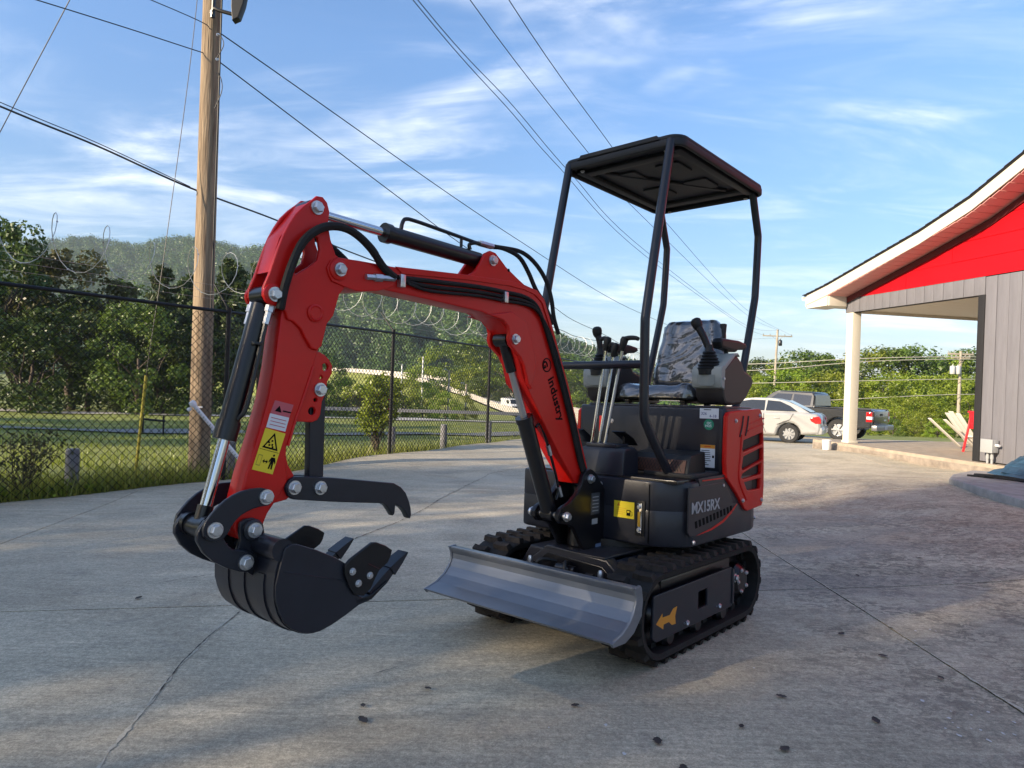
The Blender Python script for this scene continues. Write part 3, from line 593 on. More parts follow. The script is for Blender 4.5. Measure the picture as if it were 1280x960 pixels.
# boom cylinder in front
bc0, bc1 = Vector((.868, 0, 1.319)), Vector((.523, 0, .568)); bd = (bc1-bc0).normalized()
cyl_ = P('boom_cylinder', merge(tube([bc0+bd*.355, bc1-bd*.02], .035, 20), tube([bc0+bd*.35, bc0+bd*.375], .039, 20), lathe([(0, -.03), (.032, -.03), (.032, .03), (0, .03)], AX(bc1, (0, 1, 0)), 16)), BLACKM)
P('cylinder_rod', tube([bc0+bd*.13, bc0+bd*.36], .016, 16), mat('dull_chrome', (.42, .42, .43), .3, metal=.8), cyl_)
P('rod_clevis', merge(tube([bc0, bc0+bd*.14], .024, 14), lathe([(0, -.034), (.03, -.034), (.03, .034), (0, .034)], AX(bc0, (0, 1, 0)), 16)), BLACKM, cyl_)
P('hard_line', tube(catmull([bc0+bd*.42+Vector((-.03, .02, .02)), bc0+bd*.42+Vector((-.06, .02, .03)), bc0+bd*.50+Vector((-.075, .02, .03)), bc0+bd*.72+Vector((-.075, .02, .03)), bc0+bd*.78+Vector((-.04, .02, .02))], 5), .0065, 8), BLACKM, cyl_)
for k in (.40, .56): P('line_fitting', tube([bc0+bd*k*1.3+Vector((-.076, .02, .03)), bc0+bd*(k*1.3+.05)+Vector((-.076, .02, .03))], .011, 6), ZINC, cyl_)

# ---- arm (stick)
ATOP = [(1.821, 1.665), (1.851, 1.638), (1.877, 1.608), (1.897, 1.574), (1.914, 1.539), (1.93, 1.495), (1.944, 1.45), (1.955, 1.413), (1.972, 1.37), (1.972, 1.345), (1.955, 1.325), (1.935, 1.320), (1.912, 1.322), (1.897, 1.305), (1.89, 1.285), (1.870, 1.280), (1.845, 1.262), (1.828, 1.235), (1.805, 1.205), (1.785, 1.20), (1.768, 1.215), (1.752, 1.286), (1.73, 1.314), (1.71, 1.385), (1.690, 1.41), (1.680, 1.44), (1.682, 1.470), (1.700, 1.495), (1.73, 1.51), (1.75, 1.553), (1.762, 1.60), (1.758, 1.640), (1.768, 1.668), (1.785, 1.682), (1.806, 1.680)]
HOLE = [(1.845, 1.520), (1.815, 1.553), (1.798, 1.55), (1.790, 1.515), (1.797, 1.480), (1.825, 1.455), (1.868, 1.425), (1.878, 1.435), (1.866, 1.478)]
armbody = [(1.905, 1.31), (1.921, 1.142), (1.935, 1.05), (1.965, .93), (1.995, .829), (2.012, .755), (2.026, .699), (2.022, .665), (2.00, .640), (1.975, .632), (1.952, .640), (1.938, .670), (1.918, .72), (1.888, .752), (1.862, .80), (1.868, .85), (1.87, .90), (1.84, .99), (1.791, 1.145), (1.755, 1.26), (1.775, 1.30), (1.83, 1.32)]
arm = P('arm', merge(plate(armbody, -.040, .040, bev=.005)), RED)
for s in (1, -1):
    P('side_plate', plate(ATOP, *((.036, .050) if s == 1 else (-.050, -.036)), [HOLE], bev=.0045), RED, arm)
    P('weld_boss', lathe([(0, 0), (.026, 0), (.028, .006), (.022, .009), (.018, .006), (0, .006)], AX((1.797, s*.049, 1.335-.02), (0, s, 0)), 20), RED, arm)
    P('pivot_boss', lathe([(0, 0), (.034, 0), (.034, .012), (.028, .015), (0, .015)], AX((1.722, s*.048, 1.462), (0, s, 0)), 24), RED, arm)
    P('pivot_boss', lathe([(0, 0), (.032, 0), (.032, .012), (.026, .015), (0, .015)], AX((1.942, s*.046, 1.352), (0, s, 0)), 24), RED, arm)
    ear = [(1.790, 1.196), (1.765, 1.198), (1.746, 1.190), (1.728, 1.176), (1.715, 1.157), (1.715, 1.132), (1.731, 1.105), (1.736, 1.067), (1.748, 1.041), (1.752, 1.001), (1.762, .983), (1.782, .976), (1.83, .978), (1.845, .98), (1.83, 1.06), (1.80, 1.15)]
    eh = [circ(1.742, 1.151, .012), circ(1.755, 1.117, .006), circ(1.772, 1.046, .0065), circ(1.783, 1.011, .0125)]
    P('thumb_ear', plate(ear, *((.020, .033) if s == 1 else (-.033, -.020)), eh, bev=.003), RED, arm)
    bolt(arm, (1.758, s*.033, 1.079), (0, s, 0)); bolt(arm, (1.806, s*.050, 1.642), (0, s, 0)); bolt(arm, (1.942, s*.061, 1.352), (0, s, 0), rot=.3)
    fl = [(1.872, .89), (1.858, .846), (1.838, .816), (1.835, .76), (1.86, .742), (1.90, .735), (1.94, .68), (1.96, .75), (1.91, .86)]
    P('thumb_mount', plate(fl, *((.018, .034) if s == 1 else (-.034, -.018)), bev=.003), RED, arm)
    P('weld_bead', tube(catmull([(1.790, s*.0400, 1.150), (1.815, s*.0405, 1.07), (1.845, s*.0400, .98), (1.866, s*.0405, .905)], 8), .0045, 6), RED, arm)
P('arm_pivot_boss', lathe([(0, -.06), (.028, -.06), (.028, .06), (0, .06)], AX((1.975, 0, .668), (0, 1, 0)), 20), RED, arm)
P('front_web', plate([(1.83, 1.655), (1.92, 1.53), (1.95, 1.42), (1.94, 1.42), (1.91, 1.52), (1.82, 1.645)], -.036, .036, bev=.002), RED, arm)
# stickers on the arm
def quadx(nm, q, y, m, par, th=.0008):
    return P(nm, plate(q, y, y+th, bev=.0001), m, par, 0)
s1 = quadx('warning_sticker', [(1.915, 1.042), (1.853, 1.029), (1.866, .990), (1.929, 1.003)], .0402, PINK, arm); s2 = quadx('notice_sticker', [(1.929, 1.003), (1.866, .990), (1.877, .948), (1.940, .962)], .0402, WHITE, arm)
s3 = quadx('hazard_sticker', [(1.942, .960), (1.876, .942), (1.913, .822), (1.979, .840)], .0402, YELLOW, arm)
def onarm(u, v): # u 0..1 across (left to right), v 0..1 up the yellow sticker
    a, b, c, d = [Vector(p) for p in ((1.979, .840), (1.913, .822), (1.942, .960), (1.876, .942))]
    return tuple((a*(1-u)+b*u)*(1-v)+(c*(1-u)+d*u)*v)
def poly_on(pts, nm='pictogram', m=INK, y=.0411, holes=()): return P(nm, plate([onarm(*p) for p in pts], y, y+.0005, [[onarm(*p) for p in h] for h in holes], bev=.0001), m, s3, 0)
poly_on([(.12, .55), (.88, .55), (.50, .95)], 'hazard_triangle', holes=[[(.23, .59), (.77, .59), (.50, .87)]])
for c_ in ((.42, .64), (.55, .66), (.50, .75), (.37, .70), (.60, .61)): poly_on([(c_[0]+.05*math.cos(k), c_[1]+.028*math.sin(k)) for k in range(0, 6)], 'pictogram')
poly_on([(.03, .515), (.97, .515), (.97, .505), (.03, .505)], 'divider')
poly_on([(.68, .10), (.75, .10), (.78, .24), (.81, .10), (.88, .10), (.86, .30), (.93, .24), (.96, .27), (.88, .38), (.70, .38), (.62, .27), (.65, .24), (.71, .30)], 'person_pictogram'); poly_on([(.79+.05*math.cos(k), .43+.03*math.sin(k)) for k in range(6)], 'pictogram')
poly_on([(.34, .25), (.42, .30), (.42, .265), (.52, .265), (.52, .30), (.60, .25), (.52, .20), (.52, .235), (.42, .235), (.42, .20)], 'double_arrow')
poly_on([(.08, .12), (.28, .12), (.28, .38), (.08, .38)], 'outline_box', mat('dark_yellow', (.35, .27, .02), .5), holes=[[(.10, .14), (.26, .14), (.26, .36), (.10, .36)]])
P('warning_triangle', plate([(1.915, 1.010), (1.893, 1.005), (1.899, 1.026)], .0411, .0416, bev=.0001), INK, s1, 0); P('warning_word', plate([(1.887, 1.012), (1.860, 1.007), (1.862, 1.003), (1.889, 1.008)], .0411, .0416, bev=.0001), INK, s1, 0)
for i in range(3): P('print_line', plate([(1.925-.0+i*.002, .992-i*.010), (1.875+i*.002, .981-i*.010), (1.876+i*.002, .979-i*.010), (1.926+i*.002, .990-i*.010)], .0411, .0416, bev=.0001), PINK, s2, 0)

# ---- arm cylinder on top
a0, a1 = Vector((1.806, 0, 1.642)), Vector((1.003, 0, 1.622)); ad_ = (a1-a0).normalized()
ac = P('arm_cylinder', merge(tube([a0+ad_*.315, a1-ad_*.03], .030, 22), tube([a0+ad_*.300, a0+ad_*.325], .035, 22), lathe([(0, -.032), (.03, -.032), (.03, .032), (0, .032)], AX(a1, (0, 1, 0)), 18)), BLACKM)
P('cylinder_rod', tube([a0+ad_*.05, a0+ad_*.31], .0155, 18), CHROME, ac)
P('rod_eye', merge(tube([a0, a0+ad_*.055], .021, 14), lathe([(0, -.033), (.028, -.033), (.028, .033), (0, .033)], AX(a0, (0, 1, 0)), 18)), BLACKM, ac)
P('hard_line', merge(tube(catmull([(1.43, 0, 1.66), (1.425, 0, 1.685), (1.41, 0, 1.703), (1.36, 0, 1.706), (1.20, 0, 1.698), (1.06, 0, 1.69), (1.03, 0, 1.69)], 6), .0075, 8), tube([(1.13, 0, 1.655), (1.13, 0, 1.69)], .006, 8), tube(catmull([(1.08, 0, 1.655), (1.085, 0, 1.675), (1.06, .012, 1.684), (1.0, .012, 1.684)], 5), .0075, 8)), BLACKM, ac)
for y in (0, .014): P('hose_fitting', tube([(1.04, y, 1.689), (.965, y, 1.689)], .011, 6), ZINC, ac)
P('hydraulic_hose', tube(catmull([(.97, 0, 1.689), (.88, .0, 1.70), (.78, .01, 1.70), (.70, .02, 1.665), (.635, .03, 1.60), (.605, .04, 1.52), (.59, .045, 1.44), (.56, .05, 1.37)], 6), .0095, 8), RUBBER, ac)
P('hydraulic_hose', tube(catmull([(.97, .014, 1.689), (.90, .02, 1.69), (.82, .03, 1.67), (.76, .03, 1.62), (.71, .035, 1.55), (.66, .04, 1.50), (.60, .048, 1.41)], 6), .0095, 8), RUBBER, ac)
# hoses along the boom
for k, (dz, r_) in enumerate(((0, .0085), (-.020, .0075), (-.036, .006))):
    q = [(1.484-.02*k, 1.476+dz*.4), (1.337, 1.486+dz), (1.09, 1.502+dz), (.927, 1.504+dz), (.81, 1.502+dz*.9), (.73, 1.475+dz*.6), (.672, 1.40+dz*.5), (.60, 1.27), (.53, 1.13), (.46, .98), (.385, .80), (.35, .74)]
    if k: q = [(x-(.012*k if i > 5 else 0), z) for i, (x, z) in enumerate(q)]
    P('hydraulic_hose', tube(catmull([(x, .058 if k < 2 else .062, z) for x, z in q], 6), r_, 8), RUBBER)
for x, z in ((1.47, 1.473), (.935, 1.490)):
    P('hose_clamp', box(x-.011, x+.011, .050, .073, z-.030, z+.014, .003), ZINC)
P('hose_fitting', merge(tube([(1.62, .062, 1.456), (1.50, .062, 1.468)], .010, 6), tube([(1.585, .062, 1.459), (1.555, .062, 1.462)], .014, 6)), ZINC)
# spiral-sleeved hoses looping over the arm pivot
def sleeved(pts, r=.0115):
    c = catmull(pts, 10); bm = bmesh.new(); tube_into(bm, c, r, 10)
    for i in range(1, len(c)-1, 1):
        t = (c[i+1]-c[i-1]).normalized(); tube_into(bm, [c[i]-t*.0045, c[i]+t*.0045], r*1.18, 8)
    return tomesh(bm)
P('sleeved_hose', sleeved([(1.925, .066, 1.31), (1.915, .07, 1.38), (1.893, .075, 1.46), (1.862, .078, 1.525), (1.81, .08, 1.572), (1.748, .08, 1.592), (1.68, .076, 1.585), (1.61, .07, 1.55), (1.555, .066, 1.50), (1.50, .062, 1.472)]), RUBBER)
P('sleeved_hose', sleeved([(1.925, -.066, 1.31), (1.90, -.07, 1.45), (1.82, -.075, 1.56), (1.72, -.075, 1.58), (1.62, -.07, 1.53), (1.57, -.064, 1.48), (1.50, -.062, 1.472)]), RUBBER)

# ---- bucket cylinder in front of the arm
b0, b1 = Vector((1.942, 0, 1.352)), Vector((2.104, 0, .683)); bd2 = (b1-b0).normalized()
bcy = P('bucket_cylinder', merge(tube([b0+bd2*.03, b0+bd2*.43], .029, 22), tube([b0+bd2*.385, b0+bd2*.44], .0335, 22), lathe([(0, -.036), (.03, -.036), (.03, .036), (0, .036)], AX(b0, (0, 1, 0)), 18)), BLACKM)
P('cylinder_rod', tube([b0+bd2*.42, b1-bd2*.045], .0165, 18), CHROME, bcy)
P('rod_eye', merge(tube([b1-bd2*.06, b1], .022, 14), lathe([(0, -.04), (.029, -.04), (.029, .04), (0, .04)], AX(b1, (0, 1, 0)), 18)), BLACKM, bcy)
for y, xo in ((.034, -.012), (-.034, .01)):
    e0 = b0+bd2*.06+Vector((xo, y, 0)); e1 = b0+bd2*.33+Vector((xo-.01, y, 0))
    P('hard_line', tube(catmull([e0, e0+bd2*.04+Vector((0, 0, 0)), e1, e1+bd2*.05+Vector((.012, -y*.3, 0))], 5), .0075, 8), BLACKM, bcy)
    P('hose_fitting', merge(tube([e0-bd2*.05, e0+bd2*.03], .0105, 6), tube([e0-bd2*.03, e0-bd2*.008], .0145, 6)), ZINC, bcy)
P('line_clamp', box(1.965, 1.99, -.045, .045, 1.20, 1.21, .003), BLACKM, bcy)

# ---- thumb
th = [(1.868, .790), (1.857, .804), (1.84, .812), (1.80, .810), (1.70, .800), (1.60, .787), (1.526, .777), (1.457, .768), (1.425, .752), (1.402, .730), (1.386, .70), (1.377, .675), (1.374, .652), (1.378, .638), (1.386, .640), (1.400, .662), (1.418, .680), (1.447, .693), (1.449, .662), (1.456, .656), (1.468, .672), (1.483, .690), (1.502, .702), (1.60, .712), (1.72, .726), (1.84, .742), (1.862, .755), (1.870, .774)]
thb = P('thumb', merge(plate(th, .018, .046, bev=.003), plate([(1.868, .790), (1.84, .812), (1.70, .800), (1.70, .730), (1.84, .742), (1.870, .774)], -.046, -.034, bev=.003)), DARK)
P('thumb_link', plate([(1.780, 1.09), (1.772, .79), (1.765, .765), (1.735, .762), (1.720, .78), (1.724, 1.09), (1.735, 1.105), (1.765, 1.105)], -.015, .015, bev=.003), DARK, thb)
for s in (1, -1): bolt(thb, (1.843, s*.046, .779), (0, s, 0)); bolt(thb, (1.752, s*.046, .772), (0, s, 0))
for x, z in ((1.843, .779), (1.752, .772)): P('thumb_pin', tube([(x, -.046, z), (x, .046, z)], .013, 10), ZINC, thb)

# ---- linkage and bucket
rock = [(2.138, .690), (2.133, .71), (2.119, .728), (2.102, .747), (2.080, .765), (2.058, .777), (2.035, .786), (2.007, .791), (1.975, .792), (1.952, .786), (1.940, .771), (1.939, .752), (1.949, .739), (1.973, .738), (1.997, .734), (2.016, .727), (2.032, .719), (2.046, .707), (2.058, .692), (2.068, .672), (2.082, .658), (2.100, .654), (2.122, .661), (2.136, .674)]
link = [(2.137, .697), (2.125, .713), (2.103, .717), (2.083, .704), (2.072, .682), (2.072, .658), (2.060, .638), (2.043, .624), (2.024, .620), (2.006, .617), (1.988, .606), (1.979, .586), (1.984, .564), (2.002, .554), (2.026, .560), (2.062, .576), (2.098, .598), (2.127, .626), (2.146, .660), (2.146, .682)]
lk = P('bucket_linkage', merge(plate(rock, .080, .092), plate(rock, -.092, -.080)), DARK)
for s in (1, -1):
    P('bucket_link', plate(link, *((.060, .078) if s == 1 else (-.078, -.060))), DARK, lk)
    bolt(lk, (1.960, s*.092, .765), (0, s, 0)); bolt(lk, (2.106, s*.092, .687), (0, s, 0))
P('link_pin', tube([(2.106, -.09, .687), (2.106, .09, .687)], .017, 14), ZINC, lk); P('link_pin', tube([(1.960, -.09, .765), (1.960, .09, .765)], .015, 12), ZINC, lk)
P('link_bush', merge(tube([(2.106, .04, .687), (2.106, .06, .687)], .032, 18), tube([(2.106, -.06, .687), (2.106, -.04, .687)], .032, 18)), BLACKM, lk)
P('link_tie', box(2.05, 2.07, -.062, .062, .60, .64, .004), DARK, lk)
BUCK = mat('bucket_paint', (.0135, .015, .0225), .36, spec=.35, coat=.12, var=.15, vscale=12, bump=.02, bscale=200)
side = [(1.951, .617), (1.947, .630), (1.930, .640), (1.907, .637), (1.846, .614), (1.777, .581), (1.742, .559), (1.734, .529), (1.722, .492), (1.700, .458), (1.645, .430), (1.686, .424), (1.735, .402), (1.782, .384), (1.822, .374), (1.849, .374), (1.883, .383), (1.914, .400), (1.940, .424), (1.957, .457), (1.968, .490), (1.970, .53), (1.962, .570)]
arc = chaikin([(1.925, .642), (1.951, .630), (1.964, .590), (1.972, .54), (1.970, .49), (1.960, .455), (1.942, .420), (1.914, .396), (1.883, .380), (1.849, .371), (1.815, .372), (1.782, .382), (1.735, .400), (1.686, .421), (1.640, .440)], 1, False)
bm = bmesh.new(); rows = []
for k, (x, z) in enumerate(arc):
    q = Vector(arc[min(k+1, len(arc)-1)])-Vector(arc[max(k-1, 0)]); q.normalize(); nx_, nz_ = q.y, -q.x
    rows.append([bm.verts.new((x, -.172, z)), bm.verts.new((x, .172, z)), bm.verts.new((x+nx_*.008, .172, z+nz_*.008)), bm.verts.new((x+nx_*.008, -.172, z+nz_*.008))])
for a, b in zip(rows, rows[1:]):
    for j in range(4): bm.faces.new((a[j], a[(j+1) % 4], b[(j+1) % 4], b[j]))
bm.faces.new(rows[0]); bm.faces.new(rows[-1][::-1]); bmesh.ops.recalc_face_normals(bm, faces=bm.faces[:])
bk = P('bucket', tomesh(bm), BUCK, smooth=40)
for s in (1, -1):
    P('side_plate', plate(side, *((.172, .181) if s == 1 else (-.181, -.172)), bev=.003), BUCK, bk)
    P('fold_line', tube([(1.945, s*.1812, .566), (1.72, s*.1812, .500), (1.69, s*.1812, .45)], .0018, 5), BUCK, bk)
    cut = [(1.752, .556), (1.735, .571), (1.700, .589), (1.656, .612), (1.636, .610), (1.600, .595), (1.574, .578), (1.580, .556), (1.590, .540), (1.622, .522), (1.636, .500), (1.652, .470), (1.680, .452), (1.713, .462), (1.735, .492), (1.752, .530)]
    cp = P('side_cutter', plate(cut, *((.1815, .1925) if s == 1 else (-.1925, -.1815)), bev=.003), BLACKM, bk)
    P('cutter_fold', tube([(1.668, s*.192, .548), (1.622, s*.192, .524)], .0025, 5), BLACKM, cp)
    for x, z in ((1.725, .534), (1.660, .512), (1.702, .495)): bolt(cp, (x, s*.1925, z), (0, s, 0), True)
    P('bucket_lug', plate([(2.016, .691), (2.003, .701), (1.978, .703), (1.955, .694), (1.943, .672), (1.938, .645), (1.925, .625), (1.91, .61), (1.93, .56), (1.945, .52), (1.955, .525), (1.992, .552), (2.035, .566), (2.038, .595), (2.022, .618), (2.014, .645), (2.018, .67)], *((.044, .058) if s == 1 else (-.058, -.044)), bev=.003), BUCK, bk)
    P('lug_boss', lathe([(0, 0), (.030, 0), (.030, .012), (.025, .015), (0, .015)], AX((1.980, s*.057, .670), (0, s, 0)), 20), BUCK, bk)
    P('lug_boss', lathe([(0, 0), (.027, 0), (.027, .022), (0, .022)], AX((2.006, s*.057, .584), (0, s, 0)), 20), BUCK, bk)
    bolt(bk, (1.980, s*.072, .670), (0, s, 0)); bolt(bk, (2.006, s*.079, .584), (0, s, 0))
P('torque_tube', tube([(1.950, -.175, .625), (1.950, .175, .625)], .032, 22), BUCK, bk)
for y in (-.115, -.02, .09):
    bm = bmesh.new(); rr_ = []
    for k in range(6, len(arc)-8):
        x, z = arc[k]; q = Vector(arc[k+1])-Vector(arc[k-1]); q.normalize(); nx_, nz_ = q.y, -q.x
        if nx_*(x-1.84)+nz_*(z-.5) < 0: nx_, nz_ = -nx_, -nz_
        rr_.append([bm.verts.new((x+nx_*e, y+dy_, z+nz_*e)) for e, dy_ in ((.0, -.004), (.0045, -.004), (.0045, .034), (.0, .034))])
    for a, b in zip(rr_, rr_[1:]):
        for j in range(4): bm.faces.new((a[j], a[(j+1) % 4], b[(j+1) % 4], b[j]))
    bm.faces.new(rr_[0]); bm.faces.new(rr_[-1][::-1]); bmesh.ops.recalc_face_normals(bm, faces=bm.faces[:]); P('wear_strip', tomesh(bm), BUCK, bk)
P('cutting_edge', plate([(1.70, .430), (1.64, .432), (1.585, .470), (1.580, .480), (1.64, .448), (1.70, .441)], -.181, .181, bev=.002), BLACKM, bk)
def tooth(y):
    bm = bmesh.new(); a = Vector((1.640, y, .447)); b = Vector((1.492, y, .556)); d = (b-a).normalized(); n_ = Vector((-d.z, 0, d.x)) if True else None
    secs = [(0, .026, .018), (.35, .026, .024), (.55, .022, .020), (.56, .027, .026), (.8, .025, .016), (1.0, .024, .003)]; rs = []
    for t, hw, ht in secs:
        c = a+(b-a)*t; rs.append([bm.verts.new(c+Vector((0, sy*hw, 0))+n_*sz*ht) for sy, sz in ((-1, -.5), (1, -.5), (1, .8), (-1, .8))])
    for p_, q_ in zip(rs, rs[1:]):
        for j in range(4): bm.faces.new((p_[j], p_[(j+1) % 4], q_[(j+1) % 4], q_[j]))
    bm.faces.new(rs[0]); bm.faces.new(rs[-1][::-1]); bmesh.ops.recalc_face_normals(bm, faces=bm.faces[:]); return tomesh(bm)
for y in (.148, 0, -.148): P('bucket_tooth', tooth(y), BUCK, bk)
# ------------------------------------------------------------------ the ground
def plane_z(x, y): return -1.07-.0347*y+.0046*x
CTRL = [(0, 2, None), (0, 3.5, None), (1.2, 3, None), (2.2, 2.6, None), (1, 5, None), (-2, 3, None), (-2, 5, None), (2.2, 5, None), (0, 7.5, None), (2.6, 7.5, None), (-2, 1, None), (2, 1, None), (-1, 9, -1.37),
        (-4.9, 6.67, -1.346), (-3.57, 8.67, -1.37), (-2.08, 12, -1.338), (-.51, 15.3, -1.39), (.2, 16.9, -1.41), (-6.5, 4, -1.32), (6.35, 13.4, -1.13), (7.2, 10.3, -1.13), (5.9, 9.3, -1.12), (5.3, 7.1, -1.12), (6.2, 5, -1.08), (5, 3, -1.05), (9, 22.6, -1.70), (14, 26, -1.78), (4.5, 20, -1.55), (9, 18, -1.42), (2, 25, -1.75), (8, 2, -1.0), (20, 30, -2.1), (5, 30, -2.0)]
_cx = np.array([[c[0], c[1]] for c in CTRL]); _cv = np.array([0 if c[2] is None else c[2]-plane_z(c[0], c[1]) for c in CTRL])
def gz(x, y):
    """height of the concrete"""
    x = np.asarray(x, float); y = np.asarray(y, float); d = (x[..., None]-_cx[:, 0])**2+(y[..., None]-_cx[:, 1])**2
    w = 1/(d+.15)**1.6; return plane_z(x, y)+(w*_cv).sum(-1)/w.sum(-1)
def gz1(x, y): return float(gz(np.array([x]), np.array([y]))[0])
def tz(x, y):
    """height of the land beyond the fence and round the lot"""
    x = np.asarray(x, float); y = np.asarray(y, float)
    d = np.maximum(y, 0)
    z = -1.38-.036*np.clip(d-8, 0, 37)-.053*np.clip(d-45, 0, 115)
    z = z-.012*np.clip(-x-6, 0, 20)*(d < 60)
    z += .05*np.sin(x*.9+1)*np.cos(y*.7)*(d > 9)
    return z
def tz1(x, y): return float(tz(np.array([x]), np.array([y]))[0])
FP = [(-9.6, -1.0), (-6.5, 3.4), (-4.93, 6.55), (-3.57, 8.67), (-2.08, 12.0), (-.51, 15.3), (1.05, 18.6), (2.62, 21.9), (4.2, 25.2), (5.8, 28.5)]
def fx(y):
    """x of the fence line at a given y"""
    ys = [p[1] for p in FP]; xs = [p[0] for p in FP]
    return np.interp(y, [-60]+ys+[60], [-45]+xs+[20])

CONC = bpy.data.materials.new('weathered_concrete'); CONC.use_nodes = True; t = CONC.node_tree; b = t.nodes['Principled BSDF']; LK = t.links
g_ = t.nodes.new('ShaderNodeNewGeometry')
def NZ(scale, detail=5, rough=.6, dist=0, vec=None, st=None, rot=0):
    v = vec or g_.outputs['Position']
    mp = t.nodes.new('ShaderNodeMapping'); mp.inputs['Scale'].default_value = st or (1, 1, 1); mp.inputs['Rotation'].default_value = (0, 0, rot); LK.new(v, mp.inputs[0])
    n = t.nodes.new('ShaderNodeTexNoise'); n.inputs['Scale'].default_value = scale; n.inputs['Detail'].default_value = detail; n.inputs['Roughness'].default_value = rough; n.inputs['Distortion'].default_value = dist
    LK.new(mp.outputs[0], n.inputs['Vector']); return n.outputs['Fac']
def MR(v, a, b_, c=0, d=1, sm=True):
    m = t.nodes.new('ShaderNodeMapRange'); m.inputs['From Min'].default_value = a; m.inputs['From Max'].default_value = b_; m.inputs['To Min'].default_value = c; m.inputs['To Max'].default_value = d
    if sm: m.interpolation_type = 'SMOOTHSTEP'
    LK.new(v, m.inputs[0]); return m.outputs[0]
def MX(f, a, c, mode='MIX'):
    m = t.nodes.new('ShaderNodeMix'); m.data_type = 'RGBA'; m.blend_type = mode
    for i, v in (('Factor', f), ('A', a), ('B', c)):
        if isinstance(v, (int, float)): m.inputs[i].default_value = v
        elif isinstance(v, tuple): m.inputs[i].default_value = (*v, 1)
        else: LK.new(v, m.inputs[i])
    return m.outputs['Result']
def MU(a, c, op='MULTIPLY'):
    m = t.nodes.new('ShaderNodeMath'); m.operation = op
    for i, v in enumerate((a, c)):
        if isinstance(v, (int, float)): m.inputs[i].default_value = v
        else: LK.new(v, m.inputs[i])
    return m.outputs[0]
sx = t.nodes.new('ShaderNodeSeparateXYZ'); LK.new(g_.outputs['Position'], sx.inputs[0])
big = NZ(.35, 4, .55, .6); mid = NZ(1.6, 6, .62, .4); fine = NZ(34, 7, .78); grit = NZ(230, 3, .75); streak = NZ(1.2, 6, .65, .8, st=(.5, 2.2, 1), rot=R(12))
c = MX(MR(big, .35, .65), (.40, .352, .255), (.50, .440, .318)); c = MX(MR(mid, .4, .7, 0, .6), c, (.29, .256, .190)); c = MX(MR(streak, .50, .70, 0, .6), c, (.62, .54, .385))  # pale streaking, with warm streaks of sun put into its colour
# blotchy dark wear on the right-hand side of the lot
right = MU(MR(sx.outputs[0], .4, 2.2), MU(1, MR(sx.outputs[1], 6, 12), 'SUBTRACT')); blot = NZ(15, 6, .75, .8, st=(1, 1.25, 1)); blot2 = NZ(2.1, 4, .6, .5)
wear = MU(MU(MR(blot, .485, .525), right), MR(blot2, .36, .56, .25, 1)); c = MX(MU(right, .22), c, (.20, .182, .150)); c = MX(MU(wear, .74), c, (.10, .086, .064))
# rusty spill beyond the machine
dx_ = MR(MU(MU(sx.outputs[0], -3.4, 'ADD'), 0, 'ADD'), -2.2, 0, 0, 1); rust_ = MU(MU(dx_, MU(1, MR(sx.outputs[0], 3.6, 5.8), 'SUBTRACT')), MU(MR(sx.outputs[1], 4.8, 6.6), MU(1, MR(sx.outputs[1], 7.4, 9.6), 'SUBTRACT')))
c = MX(MU(MU(rust_, MR(NZ(.9, 5, .65, .8), .38, .62)), .42), c, (.24, .135, .080))
band = NZ(.9, 5, .6, .8, st=(.45, 1.7, 1), rot=R(-8)); c = MX(MU(MU(MR(band, .48, .66), right), .5), c, (.17, .155, .135))
c = MX(MR(NZ(5, 6, .7, .5), .56, .70, 0, .35), c, (.21, .19, .165))
def GREY(v):
    m = t.nodes.new('ShaderNodeCombineXYZ')
    for i in range(3): LK.new(v, m.inputs[i])
    return m.outputs[0]
gr2 = NZ(80, 4, .8); c = MX(1.0, c, GREY(MR(gr2, .36, .64, .76, 1.24, False)), 'MULTIPLY'); broom = NZ(30, 3, .7, .2, st=(.12, 2.6, 1), rot=R(-38)); c = MX(1.0, c, GREY(MR(broom, .35, .65, .88, 1.12, False)), 'MULTIPLY'); c = MX(1.0, c, GREY(MR(fine, .30, .70, .70, 1.30, False)), 'MULTIPLY'); c = MX(1.0, c, GREY(MR(grit, .28, .72, .62, 1.38, False)), 'MULTIPLY')
LK.new(c, b.inputs['Base Color']); LK.new(MR(mid, .3, .7, .62, .85), b.inputs['Roughness'])
bp = t.nodes.new('ShaderNodeBump'); bp.inputs['Strength'].default_value = .5; bp.inputs['Distance'].default_value = .004
LK.new(MU(MU(fine, .6), MU(grit, .5), 'ADD'), bp.inputs['Height']); LK.new(bp.outputs[0], b.inputs['Normal'])

# apron: slabs laid between joints
def vline(k): return .15+3.6*k
LAT = [(-13.5, -.28), (-9.6, -.26), (-6.1, -.23), (-2.54, -.2), (1.80, .045), (5.6, .05), (9.6, .05), (14, .05), (19, .05)]
u_, v_ = (.978, .208), (-.208, .978)
def cross(k, m):
    a, s = LAT[k]; V = vline(m)          # x = a+s*y ; v.x*x+v.y*y = V
    y = (V-v_[0]*a)/(v_[0]*s+v_[1]); return a+s*y, y
apron = new_obj('concrete_apron', box(-22, 24, -8, -6, -2.2, -2.1, 0), CONC, smooth=0); tag(apron, kind='structure')
bm = bmesh.new(); n = 60      # the bed just under the slabs, seen only in the joints
xs = np.linspace(-12, 26, n); ysn = np.linspace(-7, 31, n); gvs = {}
for i, X in enumerate(xs):
    for j, Y_ in enumerate(ysn): gvs[i, j] = bm.verts.new((max(X, fx(Y_)-.0), Y_, gz1(max(X, fx(Y_)), Y_)-.02))
for i in range(n-1):
    for j in range(n-1):
        q = [gvs[i, j], gvs[i+1, j], gvs[i+1, j+1], gvs[i, j+1]]
        try: bm.faces.new(q)
        except ValueError: pass
bmesh.ops.remove_doubles(bm, verts=bm.verts[:], dist=.001)
